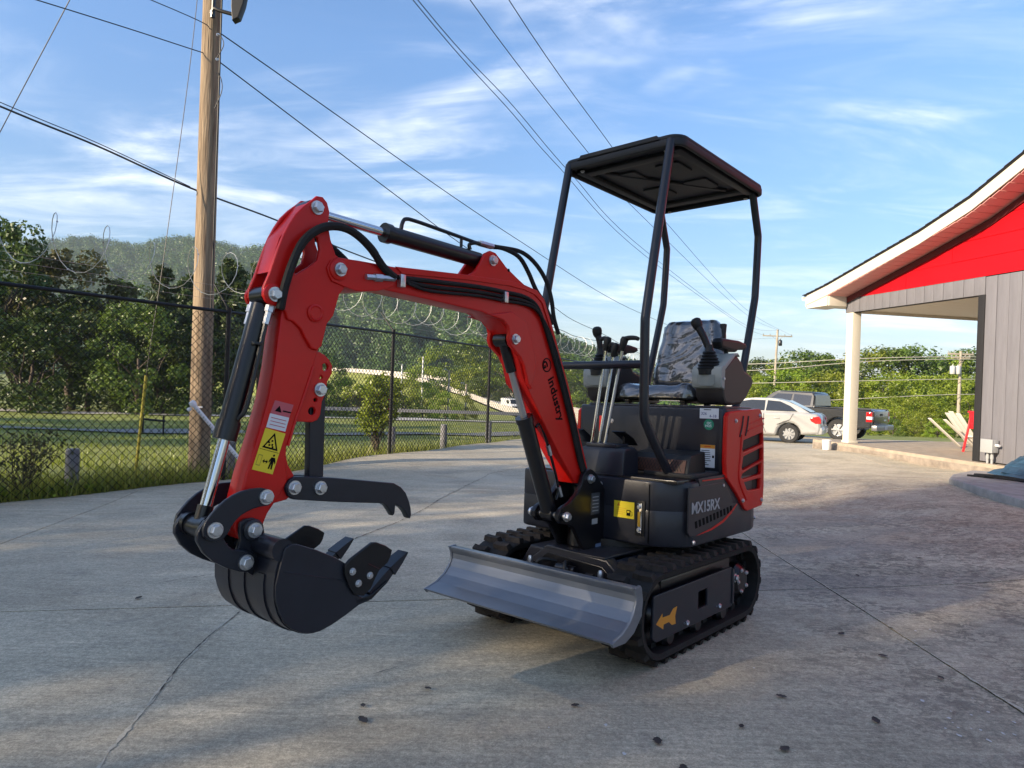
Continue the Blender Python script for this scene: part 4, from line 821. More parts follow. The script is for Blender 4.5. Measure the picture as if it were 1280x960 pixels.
BED = mat('joint_grit', (.08, .075, .068), .9, var=.3)
me = tomesh(bm); apron.data = me; me.materials.append(BED)
for k in range(len(LAT)-1):
    for m in range(-2, 8):
        A_, B_, C_, D_ = cross(k, m), cross(k+1, m), cross(k+1, m+1), cross(k, m+1)
        if C_[0] < fx(C_[1]) and B_[0] < fx(B_[1]): continue
        lx = math.dist(A_, B_); ly = math.dist(A_, D_); g = .0055; nn = 12; bm = bmesh.new(); vs = {}; xsv = []; 
        for i in range(nn+1):
            for j in range(nn+1):
                a = g/lx+(1-2*g/lx)*i/nn; bb = g/ly+(1-2*g/ly)*j/nn
                X = (A_[0]*(1-a)+B_[0]*a)*(1-bb)+(D_[0]*(1-a)+C_[0]*a)*bb; Y_ = (A_[1]*(1-a)+B_[1]*a)*(1-bb)+(D_[1]*(1-a)+C_[1]*a)*bb
                f_ = float(fx(Y_)); X = max(X, f_)
                wob = .0015*math.sin(i*2.3+k)+.0012*math.cos(j*1.9+m)
                vs[i, j] = bm.verts.new((X, Y_, gz1(X, Y_)+wob*.3))
        for i in range(nn):
            for j in range(nn):
                q = [vs[i, j], vs[i+1, j], vs[i+1, j+1], vs[i, j+1]]
                if max(v.co.x for v in q)-min(v.co.x for v in q) > .01: bm.faces.new(q)
        bmesh.ops.remove_doubles(bm, verts=bm.verts[:], dist=.002)
        loose = [v for v in bm.verts if not v.link_faces]; bmesh.ops.delete(bm, geom=loose, context='VERTS')
        if not bm.faces: bm.free(); continue
        ed = [e for e in bm.edges if e.is_boundary]; r_ = bmesh.ops.extrude_edge_only(bm, edges=ed)
        for v in r_['geom']:
            if isinstance(v, bmesh.types.BMVert): v.co.z -= .03
        new_obj('concrete_slab', tomesh(bm), CONC, apron, smooth=60)

def ribbon(pts, w, dz, jit=.3, seed=1, step=.022):
    """thin irregular line lying on the concrete"""
    rr = random.Random(seed); P_ = []
    for (x0, y0), (x1, y1) in zip(pts, pts[1:]):
        n = max(1, int(math.dist((x0, y0), (x1, y1))/step))
        for i in range(n): P_.append((x0+(x1-x0)*i/n, y0+(y1-y0)*i/n))
    P_.append(pts[-1]); bm = bmesh.new(); pv = None; ox = 0
    for i, (x, y) in enumerate(P_):
        a = P_[max(0, i-1)]; c = P_[min(len(P_)-1, i+1)]; d = Vector((c[0]-a[0], c[1]-a[1])).normalized(); n_ = Vector((-d.y, d.x))
        ox = ox*.75+rr.uniform(-1, 1)*w*jit; ww = w*(rr.choice((.25, .5, .8, 1.0, 1.5))*rr.uniform(.7, 1.2))/2
        l, r = (x+n_.x*(ox+ww), y+n_.y*(ox+ww)), (x+n_.x*(ox-ww), y+n_.y*(ox-ww))
        v = [bm.verts.new((*l, gz1(*l)+dz)), bm.verts.new((*r, gz1(*r)+dz))]
        if pv: bm.faces.new((pv[0], pv[1], v[1], v[0]))
        pv = v
    return tomesh(bm)
CRW = mat('pale_crack_filler', (.46, .42, .33), .85, var=.30, vscale=60); CRD = mat('dark_crack', (.035, .033, .03), .9)
C1 = [(-1.10, 1.75), (-1.135, 1.953), (-1.179, 2.195), (-1.211, 2.404), (-1.278, 2.782), (-1.303, 3.074), (-1.31, 3.437)]
C2 = [(-1.178, 5.284), (-.948, 6.136), (-.829, 6.875), (-.751, 7.665), (-.56, 8.769), (-.283, 10.252), (.309, 11.2)]
for pts, w, m_, dz, sd_ in ((C1, .011, CRW, .0022, 1), (C1[3:], .004, CRD, .0035, 2), (C2, .008, CRD, .0045, 3), (C2[3:5], .02, CRW, .006, 4), ([(2.075, 6.1), (2.011, 4.683), (1.974, 3.87), (1.947, 3.273), (1.917, 2.6), (1.89, 2.0)], .006, CRW, .0045, 5), ([(1.93, 2.9), (1.91, 2.45)], .012, CRW, .0055, 6),
                        ([(-.5, 2.7), (-.42, 2.78)], .004, CRD, .0045, 7), ([(-1.95, 3.9), (-1.7, 4.2)], .005, CRD, .0045, 8)):
    tag(new_obj('pavement_crack', ribbon(pts, w, dz, .35, sd_), m_, smooth=0), kind='structure')
# pale paint drips
def blob_into(bm, x, y, r, rr, dz=.005):
    n = 9; r *= .6; vs = [bm.verts.new((x+r*rr.uniform(.4, 1.2)*math.cos(2*math.pi*i/n), y+r*1.4*rr.uniform(.4, 1.2)*math.sin(2*math.pi*i/n), gz1(x, y)+.0025)) for i in range(n)]; bm.faces.new(vs)
rr = random.Random(5); bm = bmesh.new()
for cx_, cy_, n, sp in ((1.69, 2.47, 12, .12), (1.62, 2.40, 5, .04), (2.05, 3.35, 5, .12), (3.9, 9.2, 10, .35), (3.95, 8.6, 6, .2), (.35, 2.35, 4, .2), (.95, 2.9, 3, .15)):
    for _ in range(n): blob_into(bm, cx_+rr.gauss(0, sp), cy_+rr.gauss(0, sp), rr.uniform(.004, .016), rr)
tag(new_obj('paint_drips', tomesh(bm), mat('pale_drips', (.55, .55, .54), .7), smooth=0), kind='stuff')

# land beyond
GRASSG = mat('lawn_ground', (.12, .16, .022), .9, var=.3, vscale=.8, color2=(.23, .24, .045), bump=.5, bscale=14, coord='Generated' if 0 else 'Object')
xs = np.concatenate([np.linspace(-400, -42, 20), np.linspace(-40, 60, 90), np.linspace(62, 500, 20)]); ysn = np.concatenate([np.linspace(-200, -12, 8), np.linspace(-10, 70, 90), np.linspace(72, 400, 40), np.linspace(420, 3500, 14)])
XX, YY = np.meshgrid(xs, ysn, indexing='ij'); ZZ = tz(XX, YY)
inside = (XX > fx(YY)+.15) & (YY < 30.2) & (XX < 23.5); ZZ = np.where(inside, np.minimum(ZZ, gz(XX, YY)-.5), ZZ)
ZZ = np.where((XX >= 23.5) & (YY < 35), ZZ-.4, ZZ)
V = np.stack([XX, YY, ZZ], -1).reshape(-1, 3); ni, nj = XX.shape; I, J = np.meshgrid(np.arange(ni-1), np.arange(nj-1), indexing='ij'); a_ = (I*nj+J).ravel()
ter = tag(new_obj('lawn_terrain', np_mesh('terrain', V, np.stack([a_, a_+nj, a_+nj+1, a_+1], 1)), GRASSG, smooth=0), kind='structure')
ter.data.polygons.foreach_set('use_smooth', [True]*len(ter.data.polygons))

# roads beyond the fence, as sheets on the land
ASPH = mat('grey_asphalt', (.17, .17, .165), .85, var=.2, vscale=3)
PALE = mat('pale_road', (.36, .34, .31), .85, var=.15, vscale=.5)
def road(name, pts, w, m_, dz=.04, zf=None, kind='structure'):
    bm = bmesh.new(); pv = None; pts = [tuple(p) for p in catmull([Vector((*p, 0)) if len(p) == 2 else Vector(p) for p in pts], 8)]
    for i, p in enumerate(pts):
        a = pts[max(0, i-1)]; c = pts[min(len(pts)-1, i+1)]; d = Vector((c[0]-a[0], c[1]-a[1])).normalized(); n_ = Vector((-d.y, d.x)); v = []
        for k in (-1, -.33, .33, 1):
            x, y = p[0]+n_.x*w/2*k, p[1]+n_.y*w/2*k; v.append(bm.verts.new((x, y, (tz1(x, y)+dz) if zf is None else p[2])))
        if pv:
            for k in range(3): bm.faces.new((pv[k], v[k], v[k+1], pv[k+1]))
        pv = v
    bmesh.ops.recalc_face_normals(bm, faces=bm.faces[:])
    return tag(new_obj(name, tomesh(bm), m_, smooth=60), kind=kind)
road('park_path', [(-60, 24), (-30, 21.5), (-18, 20.2), (-10, 20.4), (-4, 22.5), (1, 27), (6, 33)], 1.9, ASPH)
road('street', [(-60, 38), (-30, 39), (-15, 41), (-4, 44), (6, 47.5), (16, 52), (30, 62)], 4.2, PALE, .05)
# the far highway coming down from the left on its embankment, with its barrier wall
HW = [(-150, 330, 3.2), (-62, 250, 1.4), (-25, 200, -.6), (-7, 160, -3.3), (5.0, 110, -4.95), (10.5, 80, -4.3), (24, 66, -3.7)]
road('highway', HW, 11, PALE, zf=1)
emb = bmesh.new(); pv = None
for p in catmull([Vector(p) for p in HW], 8):
    v = [emb.verts.new((p.x-6, p.y-4, p.z-.05)), emb.verts.new((p.x-14, p.y-14, min(p.z-.3, tz1(p.x, p.y)-.5)))]
    if pv: emb.faces.new((pv[0], pv[1], v[1], v[0]))
    pv = v
tag(new_obj('highway_embankment', tomesh(emb), GRASSG, smooth=60), kind='structure')
def wall_along(name, pts, off, h, th, m_, label, cat, group=None):
    bm = bmesh.new(); pts = [Vector(p) for p in catmull([Vector(p) for p in pts], 8)]; pv = None
    for i, p in enumerate(pts):
        d = (pts[min(i+1, len(pts)-1)]-pts[max(i-1, 0)]); n_ = Vector((-d.y, d.x, 0)).normalized(); q = p+n_*off
        v = [bm.verts.new(q+n_*a+Vector((0, 0, z))) for a, z in ((-th, 0), (-th*.5, h), (th*.5, h), (th, 0))]
        if pv:
            for k in range(3): bm.faces.new((pv[k], v[k], v[k+1], pv[k+1]))
        pv = v
    bmesh.ops.recalc_face_normals(bm, faces=bm.faces[:])
    return tag(new_obj(name, tomesh(bm), m_, smooth=30), label, cat, group)
BARR = mat('barrier_concrete', (.50, .46, .39), .8, var=.1, vscale=.3)
wall_along('road_barrier', HW, 5.6, 1.0, .3, BARR, 'long pale concrete barrier on the far side of the descending highway', 'barrier')
wall_along('road_barrier', HW, -5.6, .95, .3, BARR, 'long pale concrete barrier on the near side of the descending highway', 'barrier')
wall_along('guard_rail', [(-14, 43.4, tz1(-14, 43)+.45), (-4, 46.4, tz1(-4, 46)+.45), (3, 49.3, tz1(3, 49)+.45)], 0, .22, .04, mat('dull_rail', (.22, .21, .20), .6), 'low steel guard rail on the far side of the street', 'guard rail')

# ------------------------------------------------------------------ hills with their forest
def hor(px): return 476+.036*(px-640)
RID = [(-420, 300, 1000), (-150, 300, 1000), (0, 303, 1000), (80, 300, 1000), (110, 298, 1000), (160, 308, 980), (215, 297, 950), (250, 301, 920), (300, 313, 880), (330, 310, 860), (380, 330, 760), (430, 345, 680), (500, 372, 600), (560, 384, 560), (600, 392, 540), (660, 410, 520), (700, 424, 500), (760, 448, 480), (830, 466, 470), (900, 478, 460)]
def ridge(t):
    px = np.interp(t, np.arange(len(RID)), [r[0] for r in RID]); py = np.interp(t, np.arange(len(RID)), [r[1] for r in RID]); D = np.interp(t, np.arange(len(RID)), [r[2] for r in RID])
    return (px-640)/866.7*D, D, (hor(px)-py)/866.7*D
def hill_xyz(t, v):
    """t along the ridge, v 0 at the foot .. 1 at the crest .. 1.3 behind"""
    x, D, h = ridge(t); foot = .52; s = foot+(1-foot)*v
    z0 = -9.5; prof_ = np.where(v <= 1, np.clip(v, 0, 1)**1.15, 1-(v-1)*1.5)
    bumpz = (6*np.sin(t*3.1+v*5)+4*np.sin(t*7.3-v*9)+2.5*np.sin(t*13+v*17))*np.clip(v*2, 0, 1)*np.clip((1.02-v)*3, 0, 1)*np.clip(h/60, .1, 1)
    return x*s, D*s, z0+(h-z0)*prof_+bumpz
TT, VV = np.meshgrid(np.linspace(0, len(RID)-1, 140), np.linspace(0, 1.3, 50), indexing='ij'); hx_, hy_, hz_ = hill_xyz(TT, VV)
V = np.stack([hx_, hy_, hz_-1.5], -1).reshape(-1, 3); ni, nj = TT.shape; I, J = np.meshgrid(np.arange(ni-1), np.arange(nj-1), indexing='ij'); a_ = (I*nj+J).ravel()
HILLG = mat('forest_floor', (.020, .034, .014), .95, var=.3, vscale=.02)
tag(new_obj('hill', np_mesh('hill', V, np.stack([a_, a_+nj, a_+nj+1, a_+1], 1)), HILLG, smooth=60), kind='structure')
LEAFF = leafmat('hill_forest_leaves', (.034, .088, .016), (.100, .180, .027), .2, .02)
def leaf_cloud(centers, radii, per, size, seed=0, flat=.7, up=.3, squash=1.0, elong=1.5):
    """many small leaf faces scattered through ellipsoidal clumps; returns verts, quads"""
    rg = np.random.default_rng(seed); n = len(centers)*per
    c = np.repeat(centers, per, 0); r = np.repeat(radii, per, 0)
    d = rg.normal(size=(n, 3)); d /= np.linalg.norm(d, axis=1, keepdims=True)
    rad = rg.uniform(.45, 1.05, (n, 1))**.7; p = c+d*rad*r[:, None]*np.array([1, 1, squash])
    nrm = d*1.1+rg.normal(size=(n, 3))*flat+np.array([0, 0, up]); nrm /= np.linalg.norm(nrm, axis=1, keepdims=True)
    a = np.cross(nrm, rg.normal(size=(n, 3))); a /= np.linalg.norm(a, axis=1, keepdims=True)+1e-9; bb = np.cross(nrm, a)
    s = (size*rg.uniform(.6, 1.35, (n, 1)))
    q = np.stack([p-a*s*elong*.5, p-bb*s*.42+a*s*.08, p+a*s*elong*.5, p+bb*s*.42+a*s*.08], 1)
    return q.reshape(-1, 3), np.arange(n*4).reshape(-1, 4)
nh = 24000; rg = np.random.default_rng(3)
tt = rg.uniform(0, 1, nh); tt = np.where(tt < .2, tt*5*2, 2+(tt-.2)/.8*(len(RID)-3)); vv = rg.uniform(0, 1.04, nh)**.9; x, y, z = hill_xyz(tt, vv)
vis = (x/y > -1.3) & (x/y < .45); x, y, z, tt = x[vis], y[vis], z[vis], tt[vis]
sc_ = y/600; rr_ = rg.uniform(2.2, 4.4, len(x))*np.clip(sc_, .6, 1.2)
V, F = leaf_cloud(np.stack([x, y, z+rr_*.5], 1), rr_, 24, 1.4, 5, .5, .5, 1.25)
tag(new_obj('hillside_forest', np_mesh('forest', V, F), LEAFF, smooth=0), kind='stuff')

# ------------------------------------------------------------------ trees
BARK = mat('bark', (.075, .055, .040), .9, var=.35, vscale=12, bump=.6, bscale=30, stretch=(1, 1, .3))
L_BROAD = leafmat('broad_leaves', (.045, .085, .012), (.15, .215, .030)); L_DARK = leafmat('dark_leaves', (.022, .046, .010), (.095, .140, .026), .25)
L_LIME = leafmat('sunny_leaves', (.11, .18, .012), (.33, .40, .035), .4); L_PINE = leafmat('pine_needles', (.020, .042, .010), (.090, .120, .030), .25); L_BROWN = leafmat('browning_leaves', (.045, .060, .015), (.15, .15, .045), .3)
def limb(bm, p0, p1, r0, r1, k=5, wig=.08, seed=0):
    rr = random.Random(seed); p0, p1 = Vector(p0), Vector(p1); pts = []
    for i in range(k+1):
        q = p0.lerp(p1, i/k)
        if 0 < i < k: q += Vector((rr.uniform(-1, 1), rr.uniform(-1, 1), rr.uniform(-.5, .5)))*wig*(p1-p0).length
        pts.append(q)
    tube_into(bm, pts, r0, 7, True, r1); return pts
def make_tree(kind, h, seed, leafm, dens=1.0):
    """returns trunk mesh and crown mesh; base at the origin"""
    rr = random.Random(seed); bm = bmesh.new(); cs, rs = [], []
    if kind == 'broad':
        cr = h*.34; th = h*.28; limb(bm, (0, 0, -.3), (0, 0, th*1.3), h*.028, h*.018, 5, .03, seed)
        for i in range(9):
            a = 2*math.pi*i/9+rr.uniform(-.3, .3); e = rr.uniform(.35, .95); p = Vector((math.cos(a)*cr*.75*math.cos(e), math.sin(a)*cr*.75*math.cos(e), th+h*.5*math.sin(e))); limb(bm, (0, 0, th*rr.uniform(.8, 1.2)), p, h*.012, h*.003, 5, .08, seed+i)
        for i in range(46):
            a = rr.uniform(0, 2*math.pi); zz = rr.uniform(-.75, 1); w = math.sqrt(max(.05, 1-abs(zz)**2.2))*rr.uniform(.55, 1.05); cs.append((cr*w*math.cos(a), cr*w*math.sin(a), h*.60+zz*h*.36)); rs.append(h*rr.uniform(.060, .125))
        per, size = int(150*dens), h*.020
    elif kind == 'low':      # leaves down to the ground, like a wood's edge
        cr = h*.42; limb(bm, (0, 0, -.3), (0, 0, h*.5), h*.02, h*.010, 5, .03, seed)
        for i in range(6): a = 2*math.pi*i/6; limb(bm, (0, 0, h*.15), (cr*.6*math.cos(a), cr*.6*math.sin(a), h*.6), h*.010, h*.003, 4, .08, seed+i)
        for i in range(56):
            a = rr.uniform(0, 2*math.pi); zz = rr.uniform(0.04, 1); w = (1-zz**3)**.5*rr.uniform(.6, 1.1); cs.append((cr*w*math.cos(a), cr*w*math.sin(a), zz*h*.95)); rs.append(h*rr.uniform(.065, .13))
        per, size = int(130*dens), h*.020
    elif kind == 'airy':     # light, evenly leafed crown that lets flecks of sun through
        limb(bm, (0, 0, -.3), (0, 0, h*.6), h*.018, h*.008, 5, .03, seed)
        for i in range(8): a = 2*math.pi*i/8; limb(bm, (0, 0, h*.25), (h*.26*math.cos(a), h*.26*math.sin(a), h*(.5+.04*i)), h*.008, h*.002, 4, .08, seed+i)
        for i in range(44):
            a = rr.uniform(0, 6.283); zz = rr.uniform(-1, 1); w = math.sqrt(max(.05, 1-abs(zz)**2.5))*rr.uniform(.2, 1.0); cs.append((h*.27*w*math.cos(a), h*.27*w*math.sin(a), h*.56+zz*h*.34)); rs.append(h*rr.uniform(.10, .15))
        per, size = int(540*dens), h*.0105
    elif kind == 'pine':
        limb(bm, (0, 0, -.3), (rr.uniform(-.2, .2), 0, h*.97), h*.018, h*.003, 6, .012, seed)
        for i in range(46):
            zz = .28+.70*i/46; w = (1-((zz-.28)/.74))**.8*h*.22*rr.uniform(.55, 1.15)+.15; a = i*2.4+rr.uniform(-.4, .4); tip = Vector((w*math.cos(a), w*math.sin(a), h*zz+w*.12)); limb(bm, (0, 0, h*zz-w*.1), tip, h*.004, h*.001, 3, .04, seed+i)
            for k in (.4, .7, 1.0): cs.append((tip.x*k, tip.y*k, h*zz-w*.1+(tip.z-h*zz+w*.1)*k)); rs.append(w*.26+h*.008)
        per, size = int(55*dens), h*.022
    elif kind == 'shrub':
        for i in range(7): a = 2*math.pi*i/7; limb(bm, (0, 0, -.05), (h*.25*math.cos(a), h*.25*math.sin(a), h*.7), h*.015, h*.004, 4, .06, seed+i)
        for i in range(26): a = rr.uniform(0, 2*math.pi); zz = rr.uniform(.15, 1); w = (1-zz**3)**.5*h*.42*rr.uniform(.4, 1.05); cs.append((w*math.cos(a), w*math.sin(a), zz*h*.9)); rs.append(h*rr.uniform(.08, .16))
        per, size = int(90*dens), h*.035
    V, F = leaf_cloud(np.array(cs), np.array(rs), per, size, seed, .7, .35, .85 if kind != 'pine' else .45, 1.5 if kind != 'pine' else 2.6)
    tm_, cm_ = tomesh(bm), np_mesh('crown', V, F); tm_.materials.append(BARK); cm_.materials.append(leafm)
    tm_.polygons.foreach_set('use_smooth', [True]*len(tm_.polygons)); return tm_, cm_
TREES = {}
def tree_kind(key, kind, h, seed, lm, dens=1): TREES[key] = (make_tree(kind, h, seed, lm, dens), h)
tree_kind('broad', 'broad', 10, 1, L_BROAD, 1.3); tree_kind('broad_b', 'broad', 10, 12, L_DARK, 1.3); tree_kind('low', 'low', 8, 3, L_BROAD); tree_kind('low_b', 'low', 8, 4, L_LIME); tree_kind('low_c', 'low', 8, 9, L_LIME)
tree_kind('pine', 'pine', 12, 5, L_PINE, 1.2); tree_kind('pine_b', 'pine', 12, 6, L_DARK, 1.1); tree_kind('shrub', 'shrub', 2, 7, L_LIME); tree_kind('shrub_b', 'shrub', 2, 8, L_BROWN); tree_kind('broad_c', 'broad', 10, 15, L_BROWN, .9); tree_kind('airy', 'airy', 10, 31, L_BROAD, .85); tree_kind('airy_b', 'airy', 10, 35, L_BROAD, 1.35); tree_kind('dark_low', 'low', 8, 21, L_DARK, 1.1)
def tree(name, key, x, y, h, label, group, cat='tree', z=None, wide=1.0, rz=None):
    (tm_, cm_), h0 = TREES[key]; s = h/h0
    t_ = thing(name, label, cat, (x, y, (tz1(x, y) if z is None else z)), rz if rz is not None else random.uniform(0, 6.28), group); t_.scale = (s*wide, s*wide, s)
    for nm, me_ in (('trunk', tm_), ('crown', cm_)):
        o = bpy.data.objects.new(nm, me_); COL.objects.link(o); o.parent = t_
    return t_
def at(px, D): return ((px-640)/866.7*D, D)
def top_h(py, px, D, zb): return (hor(px)-py)/866.7*D-zb
G1 = 'big trees at the far edge of the lawn'
for key, px, D, py, wide, lab in [
    ('broad_b', -12, 42, 272, .8, 'dark tall tree cut by the left edge of the photo'),
    ('broad_c', 88, 46, 312, 1.0, 'broad tree with a rusty brown-green crown left of the first wire coil gap'),
    ('dark_low', 40, 40, 385, 1.3, 'low dark tree under the big dark crown at the left edge'),
    ('dark_low', 112, 43, 365, 1.15, 'dark spreading tree with its skirt to the grass behind the yellow guy marker'),
    ('low', 172, 40, 378, 1.05, 'mid green leafy tree whose branches droop to the lawn left of the pole'),
    ('pine', 200, 52, 330, .8, 'light green feathery pine just left of the utility pole'),
    ('pine', 232, 60, 340, .8, 'slim pale pine half hidden by the utility pole'),
    ('pine', 285, 54, 322, .95, 'loose green pine between the utility pole and the red arm'),
    ('pine_b', 322, 60, 322, .95, 'dark green pine directly behind the top of the red arm'),
    ('broad_b', 262, 44, 400, 1.25, 'dark round tree low behind the pole, right side'),
    ('dark_low', 205, 43, 420, 1.3, 'dark bushy tree behind the foot of the utility pole'),
    ('dark_low', 20, 52, 350, 1.2, 'dark tree filling the gap behind the two leftmost crowns'),
    ('dark_low', 150, 56, 352, 1.1, 'dark tree behind the drooping green one'),
    ('low', 298, 60, 372, 1.2, 'green tree low between pole and red arm'),
    ('dark_low', 245, 54, 392, 1.2, 'dark tree directly behind the utility pole'),
    ('dark_low', 408, 70, 440, .9, 'small dark tree right of the perforated red ear')]:
    x, y = at(px, D); tree('pine_tree' if 'pine' in key else 'broadleaf_tree', key, x, y, top_h(py, px, D, tz1(x, y)), lab, G1, wide=wide)
G2 = 'trees of the sunny mound behind the fence'
for i, (px, D, py, key, lab) in enumerate([(560, 115, 432, 'low_b', 'leftmost yellow-green tree of the mound above the highway'), (590, 105, 424, 'low', 'second mid green tree of the mound, behind the fence post'), (622, 98, 420, 'low_c', 'tallest yellow-green tree of the mound left of the boom'), (652, 92, 424, 'low_b', 'mound tree seen behind the boom cylinder rod'), (690, 88, 440, 'low', 'mound tree seen between boom and control levers'), (720, 84, 452, 'low_c', 'pale green tree behind the far joystick console'), (755, 80, 458, 'low', 'tree behind the three chrome levers'), (600, 86, 470, 'low', 'small tree low on the mound beside the highway'), (640, 80, 478, 'dark_low', 'dark undergrowth tree at the foot of the mound')]):
    D += 62; x, y = at(px, D); tree('broadleaf_tree', key, x, y, top_h(py, px, D, tz1(x, y)-.5), lab, G2, wide=1.3, z=tz1(x, y)-.5)
G3 = 'bright bushes between street and highway'
for i, (px, D, py, key, lab) in enumerate([(412, 56, 488, 'low_c', 'bright lime bush right beside the perforated red ear'), (434, 62, 480, 'low_b', 'lime bush with a rusty patch in front'), (447, 52, 496, 'broad_c', 'brownish bush between two lime bushes'), (480, 66, 478, 'dark_low', 'dark bush breaking the line of the highway barrier'), (505, 58, 482, 'low_b', 'lime bush just right of the middle fence post'), (530, 62, 486, 'low_c', 'rounded lime bush in the middle of the bright row'), (558, 58, 498, 'low_b', 'lower lime bush near the right end of the row'), (583, 60, 503, 'low_c', 'last lime bush of the row, beside the light pole'), (462, 60, 492, 'low_c', 'lime bush behind the flowering shrub')]):
    x, y = at(px, D); tree('bush', key, x, y, top_h(py-9, px, D, tz1(x, y)), lab, G3, 'bush', wide=1.35)
# the wooded bank on the right
G4 = 'trees of the wooded bank behind the cars'
keys = ['low', 'low_b', 'low', 'low_c', 'dark_low', 'low_b']
k_ = 0; rr = random.Random(11)
where = ['behind the rear canopy post', 'behind the roof of the white car', 'behind the tall crossarm pole', 'behind the second crossarm pole', 'behind the cab of the pickup', 'left of the white porch column', 'behind the white porch column', 'above the pickup bed', 'right of the pickup tailgate', 'in the middle of the porch opening', 'left of the transformer pole', 'behind the transformer pole', 'beside the dark corner of the wall', 'behind the grey wall']
for row, (D, py0, kk) in enumerate([(92, 440, 0), (74, 468, 2), (60, 500, 1)]):
    for i in range(14):
        px = 925+i*27+rr.uniform(-7, 7); d = D+rr.uniform(-4, 4); x, y = at(px, d); py = py0+rr.uniform(-7, 9)+(6 if px < 990 and row == 0 else 0)
        zb = tz1(x, y)-.2; lab = ('tall treetop on the skyline ', 'mid green tree halfway down the bank ', 'leafy tree at the foot of the bank ')[row]+where[i]
        tree('bank_tree', keys[(i*2+kk+row) % 6] if row else ('low', 'dark_low', 'low_b', 'low')[i % 4], x, y, top_h(py, px, d, zb), lab, G4, wide=1.25, z=zb)
for i in range(9):
    px = 1000+i*29; d = 47+rr.uniform(-2, 2); x, y = at(px, d); tree('bank_bush', ('low_b', 'low', 'low_c')[i % 3], x, y, top_h(526+rr.uniform(-6, 6), px, d, tz1(x, y)-.1), 'bright leafy bush at the edge of the lot, '+['left of the pickup', 'under the pickup bed', 'behind the porch column foot', 'right of the column foot', 'behind the pickup tailgate', 'right of the pickup', 'in the middle of the porch opening', 'left of the white chair', 'behind the white chair'][i], 'bushes along the edge of the lot', 'bush', wide=1.4, z=tz1(x, y)-.1)
# tall trees behind and left of the photographer, whose shade falls over the lot
G5 = 'tall trees behind the photographer'
SHT = [(20, -8.2, 12.2, 'airy', 'first of the airy row', .72), (21, -3.5, 13.6, 'airy_b', 'airy one whose shade falls on the machine', .85), (21, 1.4, 12.4, 'airy', 'airy one nearest the camera', .95), (21, 6.6, 12.4, 'airy_b', 'airy one behind the camera', 1.0), (22, 12, 13, 'airy', 'last of the airy row', 1.1),
       (24, -21.5, 13, 'broad', 'left of the lawn, first', 1.1), (25, -29, 14, 'broad_b', 'left of the lawn, second', 1.2)]
for i, (r_, p_, h, key, where_, wd_) in enumerate(SHT):
    x, y = SUN_AZ.x*r_-SUN_AZ.y*p_, SUN_AZ.y*r_+SUN_AZ.x*p_
    tree('shade_tree', key, x, y, h, z=-1.3, label= 'tall broadleaf tree outside the picture, '+where_, group=G5, wide=wd_)
# ------------------------------------------------------------------ chain link fence with razor coil
FENCEM = mat('black_fence_coating', (.006, .0065, .008), .5, spec=.3); GALV = mat('galvanised_wire', (.42, .43, .42), .4, metal=.6)
fe = thing('chain_link_fence', 'black chain link fence with razor coil on top, along the left edge of the lot', 'fence', (0, 0, 0))
posts = [(-9.6, -1.0), (-8.1, 1.1), (-6.5, 3.4), (-4.93, 6.55)]+FP[3:]; 
posts = [(-9.6, -1.0), (-8.05, 1.2), (-6.55, 3.35), (-5.12, 6.25), (-3.57, 8.67), (-2.08, 12.0), (-.51, 15.3), (1.05, 18.6), (2.62, 21.9), (4.2, 25.2), (5.8, 28.5)]
zg = lambda x, y: (gz1(x, y)+0 if True else 0)
HF = 2.1; topp = []
FZ = {0: -1.22, 1: -1.26, 2: -1.31, 3: -1.345, 4: -1.37, 5: -1.345, 6: -1.39, 7: -1.42, 8: -1.5, 9: -1.6, 10: -1.7}
PT = [Vector((x, y, FZ[i])) for i, (x, y) in enumerate(posts)]
for i, p in enumerate(PT):
    d = (PT[min(i+1, 10)]-PT[max(i-1, 0)]); out = Vector((-d.y, d.x, 0)).normalized()
    q = P('fence_post', merge(tube([p-Vector((0, 0, .1)), p+Vector((0, 0, HF+.02))], .030, 10), tube([p+Vector((0, 0, HF-.02)), p+Vector((0, 0, HF+.06))], .036, 10)), FENCEM, fe)
    P('barb_arm', tube([p+Vector((0, 0, HF+.03)), p+out*.28+Vector((0, 0, HF+.36))], .016, 6, .010), FENCEM, q)
    topp.append(p+out*.26+Vector((0, 0, HF+.34)))
for a, c in zip(PT, PT[1:]): P('top_rail', tube([a+Vector((0, 0, HF)), c+Vector((0, 0, HF))], .021, 8), FENCEM, fe)
for k in (0, 1, 2):
    P('strand_wire', tube([p.lerp(q, (k+1)/3.2)+Vector((0, 0, .02)) for p, q in [(PT[i]+Vector((0, 0, HF+.03)), topp[i]) for i in range(11)]], .0018, 4), GALV, fe)
VV_, FF_ = [], []; base = 0; cell = .046
